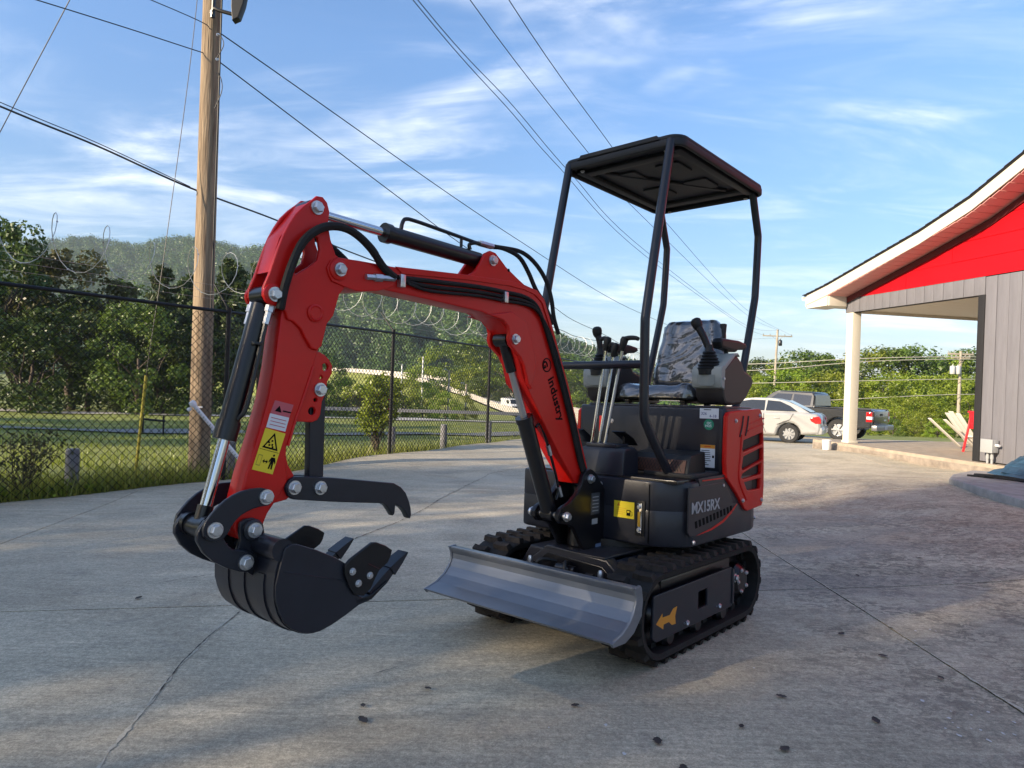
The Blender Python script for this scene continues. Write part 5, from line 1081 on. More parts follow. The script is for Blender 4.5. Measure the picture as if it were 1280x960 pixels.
for a, c in zip(PT[2:], PT[3:]):
    L_ = (c-a).length; dr = (c-a)/L_; nw = int(L_/cell); nh_ = int(HF/cell); nrm = Vector((-dr.y, dr.x, 0)).normalized()
    far = (a.y > 18)
    i_ = np.arange(nw)[:, None]; j_ = np.arange(nh_+1)[None, :]
    u = (i_+np.where((i_+j_) % 2 == 0, 0.0, 1.0))*cell; w_ = j_*cell+0*i_
    A_ = np.array(a); D_ = np.array(dr); N_ = np.array(nrm); sgn = np.where(j_ % 2 == 0, 1, -1)*(.0018)
    C_ = A_+D_*u[..., None]+np.array([0, 0, 1.])*w_[..., None]+N_*(sgn+0*u)[..., None]
    r = .0050
    offs = [N_*r, -N_*r*.5+D_*r*.87, -N_*r*.5-D_*r*.87]
    V = np.stack([C_+o for o in offs], 2)            # nw, nh+1, 3, 3
    n1, n2 = V.shape[:2]; idx = (np.arange(n1*n2*3).reshape(n1, n2, 3))+base
    for k in range(3):
        FF_.append(np.stack([idx[:, :-1, k], idx[:, :-1, (k+1) % 3], idx[:, 1:, (k+1) % 3], idx[:, 1:, k]], -1).reshape(-1, 4))
    VV_.append(V.reshape(-1, 3)); base += n1*n2*3
cl = new_obj('chain_link_mesh', np_mesh('chain', np.concatenate(VV_), np.concatenate(FF_)), FENCEM, fe, smooth=0); cl['kind'] = 'stuff'
# razor coil: a loose helix resting on the arms
bm = bmesh.new(); pts = []; rc = .27; turns_per = 1/.52
for i in range(len(topp)-1):
    a, c = topp[i], topp[i+1]; L_ = (c-a).length; n = int(L_*turns_per*16)
    dr = (c-a).normalized(); nn = Vector((-dr.y, dr.x, 0)).normalized()
    for j in range(n):
        s = j/n; ph = 2*math.pi*(s*L_*turns_per+i*.37); ph = 2*math.pi*turns_per*((a-topp[0]).length+s*L_); rr_c = rc*(1+.10*math.sin(ph*.31+i))
        pts.append(a.lerp(c, s)-nn*math.cos(ph)*rr_c*1.0+Vector((0, 0, .17+math.sin(ph)*rr_c+.03*math.sin(ph*.23))))
tube_into(bm, pts, .0042, 5)
for i in range(3, len(pts), 3):
    d = (pts[i]-pts[i-1]).normalized(); o_ = d.orthogonal().normalized()*.013
    for s_ in (1, -1):
        vs = [bm.verts.new(pts[i]+d*.016), bm.verts.new(pts[i]-d*.016), bm.verts.new(pts[i]+o_*s_+d*.006), ]; bm.faces.new(vs)
P('razor_coil', tomesh(bm), GALV, fe)

# concrete guard posts just outside
GP = mat('grey_guard_post', (.20, .20, .21), .85, var=.2, vscale=10, bump=.3, bscale=60)
for i, (x, y, lab) in enumerate([(-6.35, 5.55, 'squat grey guard post at the left edge among the twigs'), (-4.80, 7.62, 'squat grey guard post at the end of the grass strip, leftmost full one'), (-3.62, 8.98, 'squat grey guard post behind the chrome rod of the bucket cylinder'), (-3.10, 10.95, 'squat grey guard post behind the thumb link'), (-2.16, 12.65, 'squat grey guard post beside the middle fence post and flowering shrub'), (-1.36, 14.2, 'squat grey guard post between the middle and right fence posts'), (-.50, 15.95, 'squat grey guard post just right of the right fence post')]):
    t_ = tag(new_obj('guard_post', lathe([(0, -.1), (.072, -.1), (.068, .44), (.060, .465), (0, .47)], Matrix(), 18), GP), lab, 'guard post', 'squat grey guard posts behind the fence'); t_.location = (x, y, -1.385 if i < 5 else -1.41)

# ------------------------------------------------------------------ grass and weeds along the fence
def blades(n, fx_, fy_, h0, h1, m, name, seed, w=.006, lean=.35, z=None):
    rg = np.random.default_rng(seed); x, y = fx_(rg, n), None
    x, y = x; zz = tz(x, y)-.01 if z is None else z(x, y); hgt = rg.uniform(h0, h1, len(x)); a = rg.uniform(0, 6.283, len(x)); l = rg.normal(0, lean, (len(x), 2))*hgt[:, None]
    ww = w*rg.uniform(.6, 1.4, len(x)); c = np.stack([x, y, zz], -1); s = np.stack([np.cos(a), np.sin(a), 0*a], -1)*ww[:, None]
    m1 = c+np.stack([l[:, 0]*.35, l[:, 1]*.35, hgt*.55], -1); tp = c+np.stack([l[:, 0], l[:, 1], hgt], -1)
    V = np.stack([c-s, c+s, m1+s*.7, m1-s*.7, tp], 1).reshape(-1, 3); b_ = np.arange(len(x))[:, None]*5
    F = np.concatenate([b_+np.array([0, 1, 2]), b_+np.array([0, 2, 3]), b_+np.array([3, 2, 4])])
    return tag(new_obj(name, np_mesh(name, V, F), m, smooth=0), kind='stuff')
GR1 = leafmat('tall_grass_leaves', (.10, .15, .016), (.32, .31, .05), .4, 3); GR2 = leafmat('lawn_blades', (.12, .17, .018), (.28, .30, .04), .4, .5)
def along(dmin, dmax, ymin, ymax, pw=1.6):
    def f(rg, n):
        y = rg.uniform(0, 1, n)**1.15*(ymax-ymin)+ymin; d = dmin+(dmax-dmin)*rg.uniform(0, 1, n)**pw; return fx(y)-d, y
    return f
blades(26000, along(-.02, 1.6, 3.2, 20, 1.8), None, .05, .22, GR1, 'tall_grass', 1, .0035)
blades(5000, along(-.04, .30, 3.2, 30, 1.0), None, .10, .42, GR1, 'weeds', 2, .005, .3)
def lawnf(rg, n):
    y = 5+rg.uniform(0, 1, n)**1.6*34; x = fx(np.minimum(y, 29))-.5-rg.uniform(0, 1, n)*(y*1.1+2); return x, y
def nopath(rg, n):
    x, y = lawnf(rg, n); return x, y
blades(60000, nopath, None, .03, .11, GR2, 'lawn_grass', 3, .008)
# leafy ivy-like ground weeds at the foot of the fence on the left
rg = np.random.default_rng(9); yy = rg.uniform(3.0, 7.4, 150); cc = np.stack([fx(yy)-.02-np.abs(rg.normal(0, .18, 150)), yy, -1.30-.03*(yy-4)+rg.uniform(0, .15, 150)], 1)
V, F = leaf_cloud(cc, rg.uniform(.04, .11, 150), 26, .035, 4, .8, .5, .7, 1.5); tag(new_obj('fence_weeds', np_mesh('w', V, F), L_LIME, smooth=0), kind='stuff')
# bare reddish twig shrub at the left edge
def twigs(name, x, y, h, n, label, leafm=None, nl=0, seed=2, spread=.5):
    rr = random.Random(seed); t_ = thing(name, label, 'shrub', (x, y, -1.36-.0 if y < 10 else -1.40)); bm = bmesh.new(); tips = []
    for i in range(n):
        a = rr.uniform(0, 6.28); l = h*rr.uniform(.6, 1.05); q = Vector((math.cos(a)*spread*rr.uniform(.2, 1)*h, math.sin(a)*spread*rr.uniform(.2, 1)*h, l)); pp = limb(bm, (rr.uniform(-.05, .05), rr.uniform(-.05, .05), 0), q, .007*h, .0015, 6, .06, seed+i)
        for k in range(4):
            b_ = pp[rr.randint(2, 5)]; e = b_+Vector((rr.uniform(-.2, .2)*h, rr.uniform(-.2, .2)*h, rr.uniform(.05, .3)*h)); limb(bm, b_, e, .003*h, .001, 3, .1, seed*3+i+k); tips.append(e)
        tips.append(q)
    o = new_obj('stems', tomesh(bm), BARK, t_)
    if nl:
        V, F = leaf_cloud(np.array([tuple(p) for p in tips]), np.full(len(tips), .09*h), nl, .028*h+.012, seed, .7, .4, .9); new_obj('leaves', np_mesh('l', V, F), leafm, t_, 0)
    return t_
twigs('twig_shrub', -4.95, 7.05, .62, 30, 'bare brown twig shrub by the fence at the left edge, left of the guard post', L_BROWN, 3, 2, .8)
twigs('twig_shrub', -5.5, 6.6, .75, 26, 'bare twig shrub cut by the left edge of the photo', L_BROWN, 4, 12, .7)
twigs('weed_shrub', -3.35, 9.35, .55, 14, 'scrubby dark weed bush right of the pole foot', L_BROAD, 14, 5, .5)
fs = twigs('flowering_shrub', -2.48, 12.9, 1.25, 26, 'multi-stemmed shrub with green top and a few red flowers beside the middle fence post', L_LIME, 36, 6, .30)
bm = bmesh.new(); rr = random.Random(3)
for i in range(14): bmesh.ops.create_icosphere(bm, subdivisions=1, radius=.022, matrix=Matrix.Translation((rr.uniform(-.3, .3), rr.uniform(-.25, .25), rr.uniform(.75, 1.1))))
new_obj('red_flowers', tomesh(bm), mat('red_petals', (.45, .03, .05), .6), fs)

# ------------------------------------------------------------------ the big utility pole, guy wire, lines
WOOD = mat('weathered_pole_wood', (.185, .120, .070), .85, var=.35, vscale=7, bump=.7, bscale=16, stretch=(3.5, 3.5, .22), color2=(.37, .28, .185))
pb = Vector((-4.24, 9.48, -1.42)); ptp = Vector((-4.34, 9.60, 8.2))
pole = thing('utility_pole', 'tall weathered brown utility pole rising out of the top of the photo on the left', 'utility pole', pb)
bm = bmesh.new(); rings = []; rr = random.Random(4)
for k in range(30):
    s = k/29; c = (ptp-pb)*s; r = .138*(1-s)+.116*s; rings.append([bm.verts.new(c+Vector((math.cos(a), math.sin(a), 0))*r*(1+.012*math.sin(a*5+s*9)+.008*math.sin(a*11+s*4))) for a in (2*math.pi*j/28 for j in range(28))])
for a, c in zip(rings, rings[1:]):
    for j in range(28): bm.faces.new((a[j], a[(j+1) % 28], c[(j+1) % 28], c[j]))
bm.faces.new(rings[-1]); P('pole_shaft', tomesh(bm), WOOD, pole, 60)
P('conduit', tube([(.12, -.06, 2.2), (.125, -.06, 5.3), (.12, -.05, 9.4)], .011, 8), BLACKP, pole)
P('standoff_arm', merge(tube(catmull([(.02, -.12, 9.5), (.05, -.14, 6.40), (.07, -.16, 6.27), (.40, -.20, 6.16)], 4), .026, 8)), BLACKM, pole)
P('hanging_housing', merge(plate([(.36, 6.06), (.44, 6.10), (.50, 6.28), (.57, 6.70), (.60, 7.2), (.50, 7.25), (.46, 6.75), (.38, 6.42), (.34, 6.34), (.34, 6.24)], -.28, -.16, bev=.01), lathe([(0, 0), (.035, 0), (.055, .06), (.035, .12), (0, .12)], AX((.34, -.21, 6.26), (1, 0, 1)), 8)), BLACKP, pole)
P('pole_tag', box(.02, .09, -.152, -.146, .905, .925, .002), WHITE, pole)
bolt(pole, (.10, -.09, 5.95), (.3, -1, 0)); bolt(pole, (.10, -.09, 5.62), (.3, -1, 0))
for z0, z1 in ((5.95, 5.62), (5.42, 4.95)): P('drip_loop', tube(catmull([(.10, -.11, z0), (.17, -.12, z0-.06), (.19, -.12, (z0+z1)/2), (.10, -.11, z1)], 6), .006, 6), BLACKP, pole)
WIREM = mat('wire_black', (.012, .012, .013), .5)
def wire(pts, r, label, group='overhead lines', cat='power line', m=None, k=10):
    o = new_obj('overhead_line', tube(catmull([Vector(p) for p in pts], k), r, 5), m or WIREM, smooth=60); return tag(o, label, cat, group)
wire([(-9.5, 3.35, 3.65), (-5.62, 7.99, 4.18), (-4.31, 9.50, 4.31)], .007, 'thin line running from the top left corner down to the pole, lower of the two')
wire([(-8.5, 4.9, 4.72), (-4.72, 8.78, 4.64), (-4.22, 9.50, 4.62)], .006, 'thin line crossing to the pole just under the top of the photo')
wire([(-4.19, 9.62, 4.65), (-.14, 18.08, 3.77), (5.29, 29.29, 3.06), (14, 47.3, 3.4), (32.3, 85, 6.4)], .009, 'upper grey line from the pole down behind the canopy')
wire([(-4.22, 9.66, 4.28), (-2.45, 13.31, 3.54), (-1.18, 15.94, 3.03), (.97, 20.37, 2.32), (2.76, 24.06, 1.88), (9, 36, 1.2), (30, 80, 3.0)], .009, 'black line from the pole down behind the boom cylinder')
wire([(-9.0, 7.4, 4.05), (-6.44, 8.58, 3.16), (-5.51, 9.02, 2.86), (-4.46, 9.42, 2.46), (-3.77, 11.0, 2.39), (-2.88, 13.61, 2.28), (1.7, 27.03, 2.09), (3.73, 32.97, 2.08), (14, 63, 3)], .013, 'thick black cable sloping past the middle of the pole')
wire([(-9.0, 7.4, 4.12), (-6.44, 8.58, 3.21), (-5.51, 9.02, 2.90), (-4.46, 9.42, 2.475)], .006, 'thin line close above the thick black cable, left of the pole')
wire([(-6.0, 11.0, 8.3), (-7.89, 12.03, 6.31), (-9.76, 13.02, 4.32), (-12.5, 14.5, 1.4)], .009, 'steep thin line in the top left corner')
gw = wire([(-4.33, 9.45, 7.6), (-4.52, 9.50, 4.61), (-4.60, 9.10, 1.67), (-4.72, 8.95, -.07), (-4.80, 8.90, -1.38)], .005, 'thin guy wire from the pole down to the yellow marker', cat='guy wire')
a, c = Vector((-4.722, 8.945, -.10)), Vector((-4.795, 8.90, -1.40))
YG = mat('faded_yellow_marker', (.36, .30, .03), .6, var=.2, vscale=12)
tag(new_obj('guy_marker', tube([a+(c-a)*s for s in (0, .02, .3, .6, 1)], .019, 10), YG), 'yellow plastic guy wire marker standing in the grass left of the pole', 'guy marker')
for nm, pts, lab in (('A', [(-6.5, 5.5, 9.6), (-2.3, 14.18, 7.69), (-.26, 18.37, 7.08), (1.18, 21.32, 6.63), (5.66, 30.49, 5.69), (19.7, 59.22, 5.3), (30.66, 85.03, 6.7)], 'leftmost of the four lines falling from the top centre to the far pole'), ('B', [(-6.3, 5.5, 9.5), (-2.18, 14.02, 7.61), (-.26, 17.98, 7.14), (1.66, 21.92, 6.56), (5.73, 30.32, 5.80), (20.41, 60.54, 5.5), (32.3, 85.03, 7.3)], 'second of the four lines falling from the top centre, close beside the first'),
                    ('C', [(-5.0, 6, 9.6), (-1.13, 14.12, 7.7), (2.19, 21.15, 6.88), (3.65, 24.24, 6.53), (19.15, 57.13, 6.1), (32.5, 85, 7.3)], 'third of the four lines, passing over the middle of the canopy'), ('D', [(-4.2, 6, 9.6), (-.34, 14.07, 7.7), (2.84, 20.99, 7.07), (5.74, 27.29, 6.53), (19, 56, 6.2), (34.2, 85, 6.7)], 'rightmost of the four lines falling from the top centre')):
    wire(pts, .010, lab, k=8)
# printed white tube leaning on the fence
wt = thing('leaning_tube', 'white printed tube with a knob, leaning up beside the foot of the pole', 'tube')
a, c = Vector((-3.42, 7.45, -.37)), Vector((-2.78, 7.95, -1.36)); WT = mat('printed_white_tube', (.66, .66, .66), .5, color2=(.12, .12, .12)); 
WT.node_tree.nodes['Color Ramp'].color_ramp.elements[0].color = (.66, .66, .66, 1) if 'Color Ramp' in WT.node_tree.nodes else (1, 1, 1, 1)
P('tube', tube([a, c], .022, 12), WHITE, wt); P('tube_knob', merge(lathe([(0, -.03), (.03, -.03), (.038, 0), (.03, .03), (0, .03)], AX(a, c-a), 12), tube([a+Vector((-.02, -.0, -.05)), a+Vector((-.05, 0, -.07))], .02, 8)), WHITE, wt)
d = (c-a).normalized(); rr = random.Random(8)
for i in range(26):
    q = a+d*(.08+i*.036); n_ = Vector((0, -1, 0)); s_ = d.cross(n_).normalized()
    P('print_mark', box(-.012, .012, -.004*rr.uniform(.6, 1.6), .004, -.0006, .0006, 0, AX(q-Vector((0, .0225, 0)), (0, -1, 0)) @ Matrix.Rotation(.9, 4, 'Z')), INKB if i % 3 else INK, wt, 0)
# low dark metal barrier on the lawn
bx, by = at(193, 19.5); lb = thing('low_barrier', 'low dark metal hoop barrier on the lawn between path and yellow marker', 'barrier', (bx, by, tz1(bx, by)))
P('rail', tube([(-.30, 0, .42), (.34, .0, .38)], .03, 8), FENCEM, lb)
for x in (-.28, .3): P('leg', tube([(x, 0, 0), (x, 0, .55)], .025, 8), FENCEM, lb)

# ------------------------------------------------------------------ far poles, lamps, van
PALEWOOD = mat('pale_pole_wood', (.36, .31, .24), .85, var=.2, vscale=3)
def far_pole(x, y, zb, zt, arm, label, lean=0, armz=None, tr=False, r=.17):
    t_ = thing('utility_pole', label, 'utility pole', (x, y, zb)); h = zt-zb
    P('pole_shaft', tube([(lean, 0, 0), (0, 0, h)], r, 12, r*.7), PALEWOOD, t_)
    for az, al in armz or [(h-.8, arm)]:
        c_ = P('crossarm', box(-al, al, -.06, .06, az-.07, az+.07, .01), PALEWOOD, t_)
        for sx_ in (-al*.95, -al*.5, al*.5, al*.95): P('insulator', lathe([(0, 0), (.05, 0), (.07, .06), (.05, .1), (.06, .16), (0, .2)], Matrix.Translation((sx_, 0, az+.07)), 8), GREYP, c_)
        for s in (-1, 1): P('arm_brace', tube([(s*al*.4, -.07, az-.05), (0, -.12, az-.55)], .02, 5), PALEWOOD, t_)
    if tr:
        for dx_ in ((-.55, -.1) if tr == 2 else (.28,)): P('transformer', lathe([(0, 0), (.20, 0), (.22, .08), (.22, .62), (.17, .70), (.05, .72), (.05, .82), (0, .82)], Matrix.Translation((dx_-(.25 if tr == 2 else 0), -.25, h-2.0)), 14), mat('transformer_grey', (.42, .42, .42), .5) if tr == 2 else BLACKM, t_)
    return t_
far_pole(32.3, 85, -6.5, 7.45, 1.8, 'tall pale crossarm pole beyond the white car, tallest of the far poles', lean=-.3, tr=1)
far_pole(46.2, 110, -8.5, 4.97, 1.85, 'shorter pale pole with two crossarms, left of the porch column', armz=[(10.3, 1.75), (12.9, 1.0)], r=.2)
far_pole(38.7, 60, -4.2, 3.95, 1.15, 'brown pole with grey transformer cans seen through the porch', tr=2, armz=[(7.9, 1.1), (7.6, .8)], r=.16)
LW = mat('pale_line', (.40, .38, .32), .6)
for y0, y1, y2, r, lab in ((455, 448, 446, .035, 'top pale cable strung along the wooded bank'), (463, 452, 449, .03, 'second pale cable strung along the wooded bank'), (479, 476, 474, .028, 'middle pale cable across the wooded bank'), (505, 498, 493, .03, 'lowest pale cable across the wooded bank')):
    pts = []
    for px, py, D in ((760, y0+4, 68), (940, y0, 62), (1080, y1, 59.5), (1202, y2, 59.6), (1300, y2+2, 61)): pts.append(((px-640)/866.7*D, D, (hor(px)-py)/866.7*D))
    wire(pts, r, lab, 'cables across the wooded bank', 'cable', LW, 6)
for px, D, py, lab in ((561, 70, 463, 'pale street lamp pole left of the right fence post'), (583, 66, 480, 'thin bare pole beside the street between two guard posts'), (502, 150, 455, 'far lamp standard on the highway by the middle fence post'), (528, 160, 446, 'far lamp standard with a globe, against the hill')):
    x, y = at(px, D); zb = tz1(x, y); t_ = thing('lamp_pole', lab, 'lamp pole', (x, y, zb), group='poles beside the roads'); h = top_h(py, px, D, zb)
    P('pole_shaft', tube([(0, 0, 0), (0, 0, h)], .0011*D+.02, 8), PALEWOOD if D < 80 else ZINC, t_)
    P('lamp_head', merge(tube([(0, 0, h-.1), (-.02*D*.3, 0, h+.1)], .03, 6), lathe([(0, 0), (.002*D, .0), (.003*D, .1), (0, .15)], Matrix.Translation((-.006*D, 0, h)), 8)), ZINC, t_)
x, y = at(640, 112); van = thing('white_van', 'small white van on the descending highway, seen beyond the fence left of the boom', 'van', (x, y, -4.9), R(-68))
WHP = mat('white_car_paint', (.72, .72, .70), .3, coat=.4); GLS = mat('dark_glass', (.012, .014, .016), .06, coat=.5, spec=.8); TYRE = mat('tyre', (.018, .018, .018), .8); RIM = mat('silver_rim', (.45, .46, .47), .3, metal=.7)
P('body', plate([(-2.4, .45), (2.5, .45), (2.55, 1.0), (1.9, 1.25), (1.35, 2.0), (-2.4, 2.05)], -.95, .95, bev=.12), WHP, van); P('windscreen', plate([(1.95, 1.22), (1.42, 1.92), (1.38, 1.90), (1.9, 1.2)], -.8, .8, bev=.01), GLS, van)
P('window', plate([(.3, 1.25), (1.6, 1.25), (1.25, 1.8), (.3, 1.8)], .93, .965, bev=.01), GLS, van); P('window', plate([(.3, 1.25), (1.6, 1.25), (1.25, 1.8), (.3, 1.8)], -.965, -.93, bev=.01), GLS, van); P('grille', box(2.5, 2.60, -.8, .8, .45, .85, .02), BLACKP, van)
for x_ in (-1.5, 1.6):
    for y_ in (-.85, .85): P('wheel', tube([(x_, y_-.1, .35), (x_, y_+.1, .35)], .35, 16), TYRE, van)

# ------------------------------------------------------------------ parked cars
def wheel(par, x, y, r, s, spokes=6, w=.2, rim=RIM):
    wh = P('wheel', lathe([(r*.62, -w/2), (r*.9, -w/2), (r, -w*.36), (r, w*.36), (r*.9, w/2), (r*.62, w/2), (r*.60, w*.3), (r*.60, -w*.3), (r*.62, -w/2)], AX((x, y, r), (0, s, 0)), 28), TYRE, par)
    bm = bmesh.new(); M_ = AX((x, y, r), (0, s, 0)); lathe_into(bm, [(0, w*.18), (r*.60, w*.12), (r*.60, w*.40), (r*.645, w*.44), (r*.645, w*.5)], M_, 28)
    for i in range(spokes): box_into(bm, r*.08, r*.61, -r*.07, r*.07, w*.20, w*.42, M_ @ Matrix.Rotation(2*math.pi*i/spokes, 4, 'Z'))
    lathe_into(bm, [(0, w*.46), (r*.13, w*.45), (r*.14, w*.2)], M_, 14); P('rim', tomesh(bm), rim, wh); return wh
def arch(cx, r, z0, n=9): return [(cx+r*math.cos(a), .31+r*math.sin(a)) for a in (math.pi*(1-i/(n-1)) for i in range(n)) if .31+r*math.sin(a) >= z0-.001]
def loft(secs, closed_ends=True):
    """secs: list of rings (lists of points)"""
    bm = bmesh.new(); rs = [[bm.verts.new(p) for p in s] for s in secs]; n = len(rs[0])
    for a, c in zip(rs, rs[1:]):
        for j in range(n): bm.faces.new((a[j], a[(j+1) % n], c[(j+1) % n], c[j]))
    bm.faces.new(rs[0][::-1]); bm.faces.new(rs[-1]); bmesh.ops.recalc_face_normals(bm, faces=bm.faces[:]); return tomesh(bm)
def shoulders(profile, ws, m_bevel=.05):
    """side profile lofted across the width, narrower towards both flanks"""
    secs = []
    cz = sum(p[1] for p in profile)/len(profile); cx = sum(p[0] for p in profile)/len(profile)
    for y, s in ws: secs.append([(cx+(x-cx)*(1-(1-s)*.35), y, z-(1-s)*max(0, z-.6)*.9) for x, z in profile])
    return loft(secs)
CARP = mat('pearl_white_paint', (.36, .36, .35), .28, coat=.5)
hd = math.atan2(.50, -.86)
car = thing('white_sedan', 'pearl white sedan parked beyond the excavator, its rear right towards the porch column', 'car', (9.18+.35, 22.79+.62, -1.72), hd)
# local x forward, near side is local +y or -y: the camera sees the side with larger facing
prof = [(-.93, .34), (-.98, .52), (-.95, .74), (-.90, .93), (-.80, 1.00), (-.40, 1.03), (.0, 1.02), (2.2, .96), (2.6, .92), (3.2, .80), (3.38, .62), (3.40, .34), (3.0, .26)]+[(2.62+.36*math.cos(a), .31+.36*math.sin(a)) for a in np.linspace(.0, math.pi, 9)]+[(2.2, .22), (.42, .22)]+[(.36*math.cos(a), .31+.36*math.sin(a)) for a in np.linspace(0.0, math.pi, 9)]+[(-.45, .30)]
P('body', plate(prof, -.86, .86, bev=.09), CARP, car, 50)
def greenhouse(par, low, high, y0, y1, m_, nm='cabin', bev=True):
    """low/high: matching outlines (x,z) at the belt half-width y0 and roof half-width y1"""
    bm = bmesh.new(); L0 = [bm.verts.new((x, -w, z)) for (x, z), w in zip(low, y0)]; R0 = [bm.verts.new((x, w, z)) for (x, z), w in zip(low, y0)]
    bm.faces.new(L0); bm.faces.new(R0[::-1])
    for i in range(len(L0)): bm.faces.new((L0[i], L0[(i+1) % len(L0)], R0[(i+1) % len(L0)], R0[i]))
    bmesh.ops.recalc_face_normals(bm, faces=bm.faces[:]); bmesh.ops.bevel(bm, geom=bm.edges[:], offset=.05, segments=2, affect='EDGES') if bev else None
    return P(nm, tomesh(bm), m_, par, 50)
gp = [(-.62, 1.0), (-.25, 1.22), (.10, 1.36), (.55, 1.45), (1.2, 1.45), (1.6, 1.38), (2.35, .98), (2.3, .9), (-.6, .9)]
gw_ = [.70, .66, .62, .60, .60, .61, .72, .80, .80]
cab = greenhouse(car, gp, None, gw_, None, CARP)
def sidewin(par, pts, ws, s, nm='window', m_=None, out=.012):
    bm = bmesh.new(); v = [bm.verts.new((x, s*(w+out), z)) for (x, z), w in zip(pts, ws)]; v2 = [bm.verts.new((x, s*(w+out-.03), z)) for (x, z), w in zip(pts, ws)]
    bm.faces.new(v); bm.faces.new(v2[::-1])
    for i in range(len(v)): bm.faces.new((v[i], v[(i+1) % len(v)], v2[(i+1) % len(v)], v2[i]))
    bmesh.ops.recalc_face_normals(bm, faces=bm.faces[:]); return P(nm, tomesh(bm), m_ or GLS, par, 0)
def ww(z): return .785-(z-1.0)*.40
for s in (1, -1):
    for q in ([(-.22, 1.06), (.0, 1.22), (.33, 1.36), (.72, 1.38), (.76, 1.05)], [(.82, 1.05), (.80, 1.38), (1.25, 1.38), (1.55, 1.32), (2.02, 1.05)]): sidewin(cab, q, [ww(z)-.03 for x, z in q], s, out=.02)
    P('door_seam', tube([(.80, s*.868, .95), (.80, s*.872, .5), (.72, s*.868, .32)], .006, 5), INK, car); P('door_seam', tube([(-.12, s*.862, .98), (-.02, s*.870, .78), (.38, s*.872, .6)], .006, 5), INK, car); P('door_handle', box(.30, .46, min(s*.86, s*.885), max(s*.86, s*.885), .80, .83, .008), CARP, car)
    P('tail_light', merge(plate([(-.965, .70), (-.96, .83), (-.90, .93), (-.72, .90), (-.62, .84), (-.66, .76), (-.80, .68)], *sorted((s*.70, s*.873)), bev=.02)), mat('tail_light_red', (.45, .01, .01), .15, coat=.6) if not bpy.data.materials.get('tail_light_red') else bpy.data.materials['tail_light_red'], car)
    P('side_mirror', box(1.95, 2.1, min(s*.82, s*1.0), max(s*.82, s*1.0), .98, 1.1, .03), CARP, car)
    for x_ in (0, 2.62): wheel(car, x_, s*.77, .315, s, 9)
sidewin(cab, [(-.55, 1.03), (-.18, 1.26), (.05, 1.345)], [0, 0, 0], 1) if 0 else None
bm = bmesh.new(); vs = [bm.verts.new(p) for p in ((-.62, -.60, 1.045), (-.62, .60, 1.045), (.12, .54, 1.395), (.12, -.54, 1.395))]; bm.faces.new(vs); P('rear_window', tomesh(bm), GLS, cab, 0)
bm = bmesh.new(); vs = [bm.verts.new(p) for p in ((2.36, -.66, 1.02), (2.36, .66, 1.02), (1.66, .55, 1.40), (1.66, -.55, 1.40))]; bm.faces.new(vs); P('windscreen', tomesh(bm), GLS, cab, 0)
P('number_plate', box(-.995, -.975, -.18, .18, .66, .78, .004), LGREY, car); P('rear_bumper', plate([(-1.00, .35), (-1.02, .50), (-.98, .58), (-.80, .58), (-.80, .33)], -.84, .84, bev=.04), CARP, car)

TRK = mat('dark_truck_paint', (.020, .022, .024), .25, coat=.6)
hd2 = math.atan2(.72, -.70)
trk = thing('pickup_truck', 'dark grey pickup truck parked behind the white car, tailgate towards the porch', 'pickup truck', (13.45, 27.7, -1.86), hd2)
prof = [(-1.20, .55), (-1.22, 1.18), (-1.15, 1.24), (.95, 1.24), (1.0, 1.24), (3.2, 1.22), (3.4, 1.18), (4.5, 1.05), (4.62, .9), (4.6, .5), (4.2, .42)]+[(3.55+.48*math.cos(a), .42+.48*math.sin(a)) for a in np.linspace(0, math.pi, 9)]+[(3.0, .42), (.55, .42)]+[(.48*math.cos(a), .42+.48*math.sin(a)) for a in np.linspace(0, math.pi, 9)]+[(-.6, .5)]
P('body', plate(prof, -.98, .98, bev=.05), TRK, trk, 50)
gp = [(.98, 1.2), (1.02, 1.72), (1.12, 1.84), (2.5, 1.87), (2.75, 1.80), (3.45, 1.24), (3.4, 1.1), (1.0, 1.1)]; tc_ = greenhouse(trk, gp, None, [.90, .78, .70, .70, .72, .88, .93, .93], None, TRK)
for s in (1, -1):
    for q in ([(1.14, 1.30), (1.14, 1.70), (1.85, 1.74), (1.88, 1.28)], [(1.98, 1.28), (1.94, 1.74), (2.55, 1.74), (3.15, 1.28)]): sidewin(tc_, q, [.90-(z-1.2)*.28 for x, z in q], s, out=.012)
    P('tail_light', plate([(-1.235, .78), (-1.235, 1.16), (-1.02, 1.16), (-1.02, .78)], *sorted((s*.80, s*.993)), bev=.02), bpy.data.materials['tail_light_red'], trk)
    P('reverse_lamp', plate([(-1.24, .88), (-1.24, .99), (-1.04, .99), (-1.04, .88)], *sorted((s*.84, s*.996)), bev=.01), WHITE, trk)
    for x_ in (0, 3.55): wheel(trk, x_, s*.86, .41, s, 6, .26)
    P('door_seam', tube([(1.92, s*.985, 1.2), (1.92, s*.988, .55)], .008, 5), INK, trk)
bm = bmesh.new(); vs = [bm.verts.new(p) for p in ((.972, -.80, 1.30), (.972, .80, 1.30), (1.0, .72, 1.72), (1.0, -.72, 1.72))]; bm.faces.new(vs); P('rear_window', tomesh(bm), GLS, tc_, 0)
tg = P('tailgate', box(-1.25, -1.20, -.78, .78, .68, 1.20, .02), TRK, trk); P('tailgate_handle', box(-1.27, -1.25, -.12, .12, 1.02, 1.10, .01), BLACKP, tg); P('tailgate_badge', box(-1.262, -1.25, -.55, -.25, .80, .86, .003), RIM, tg)
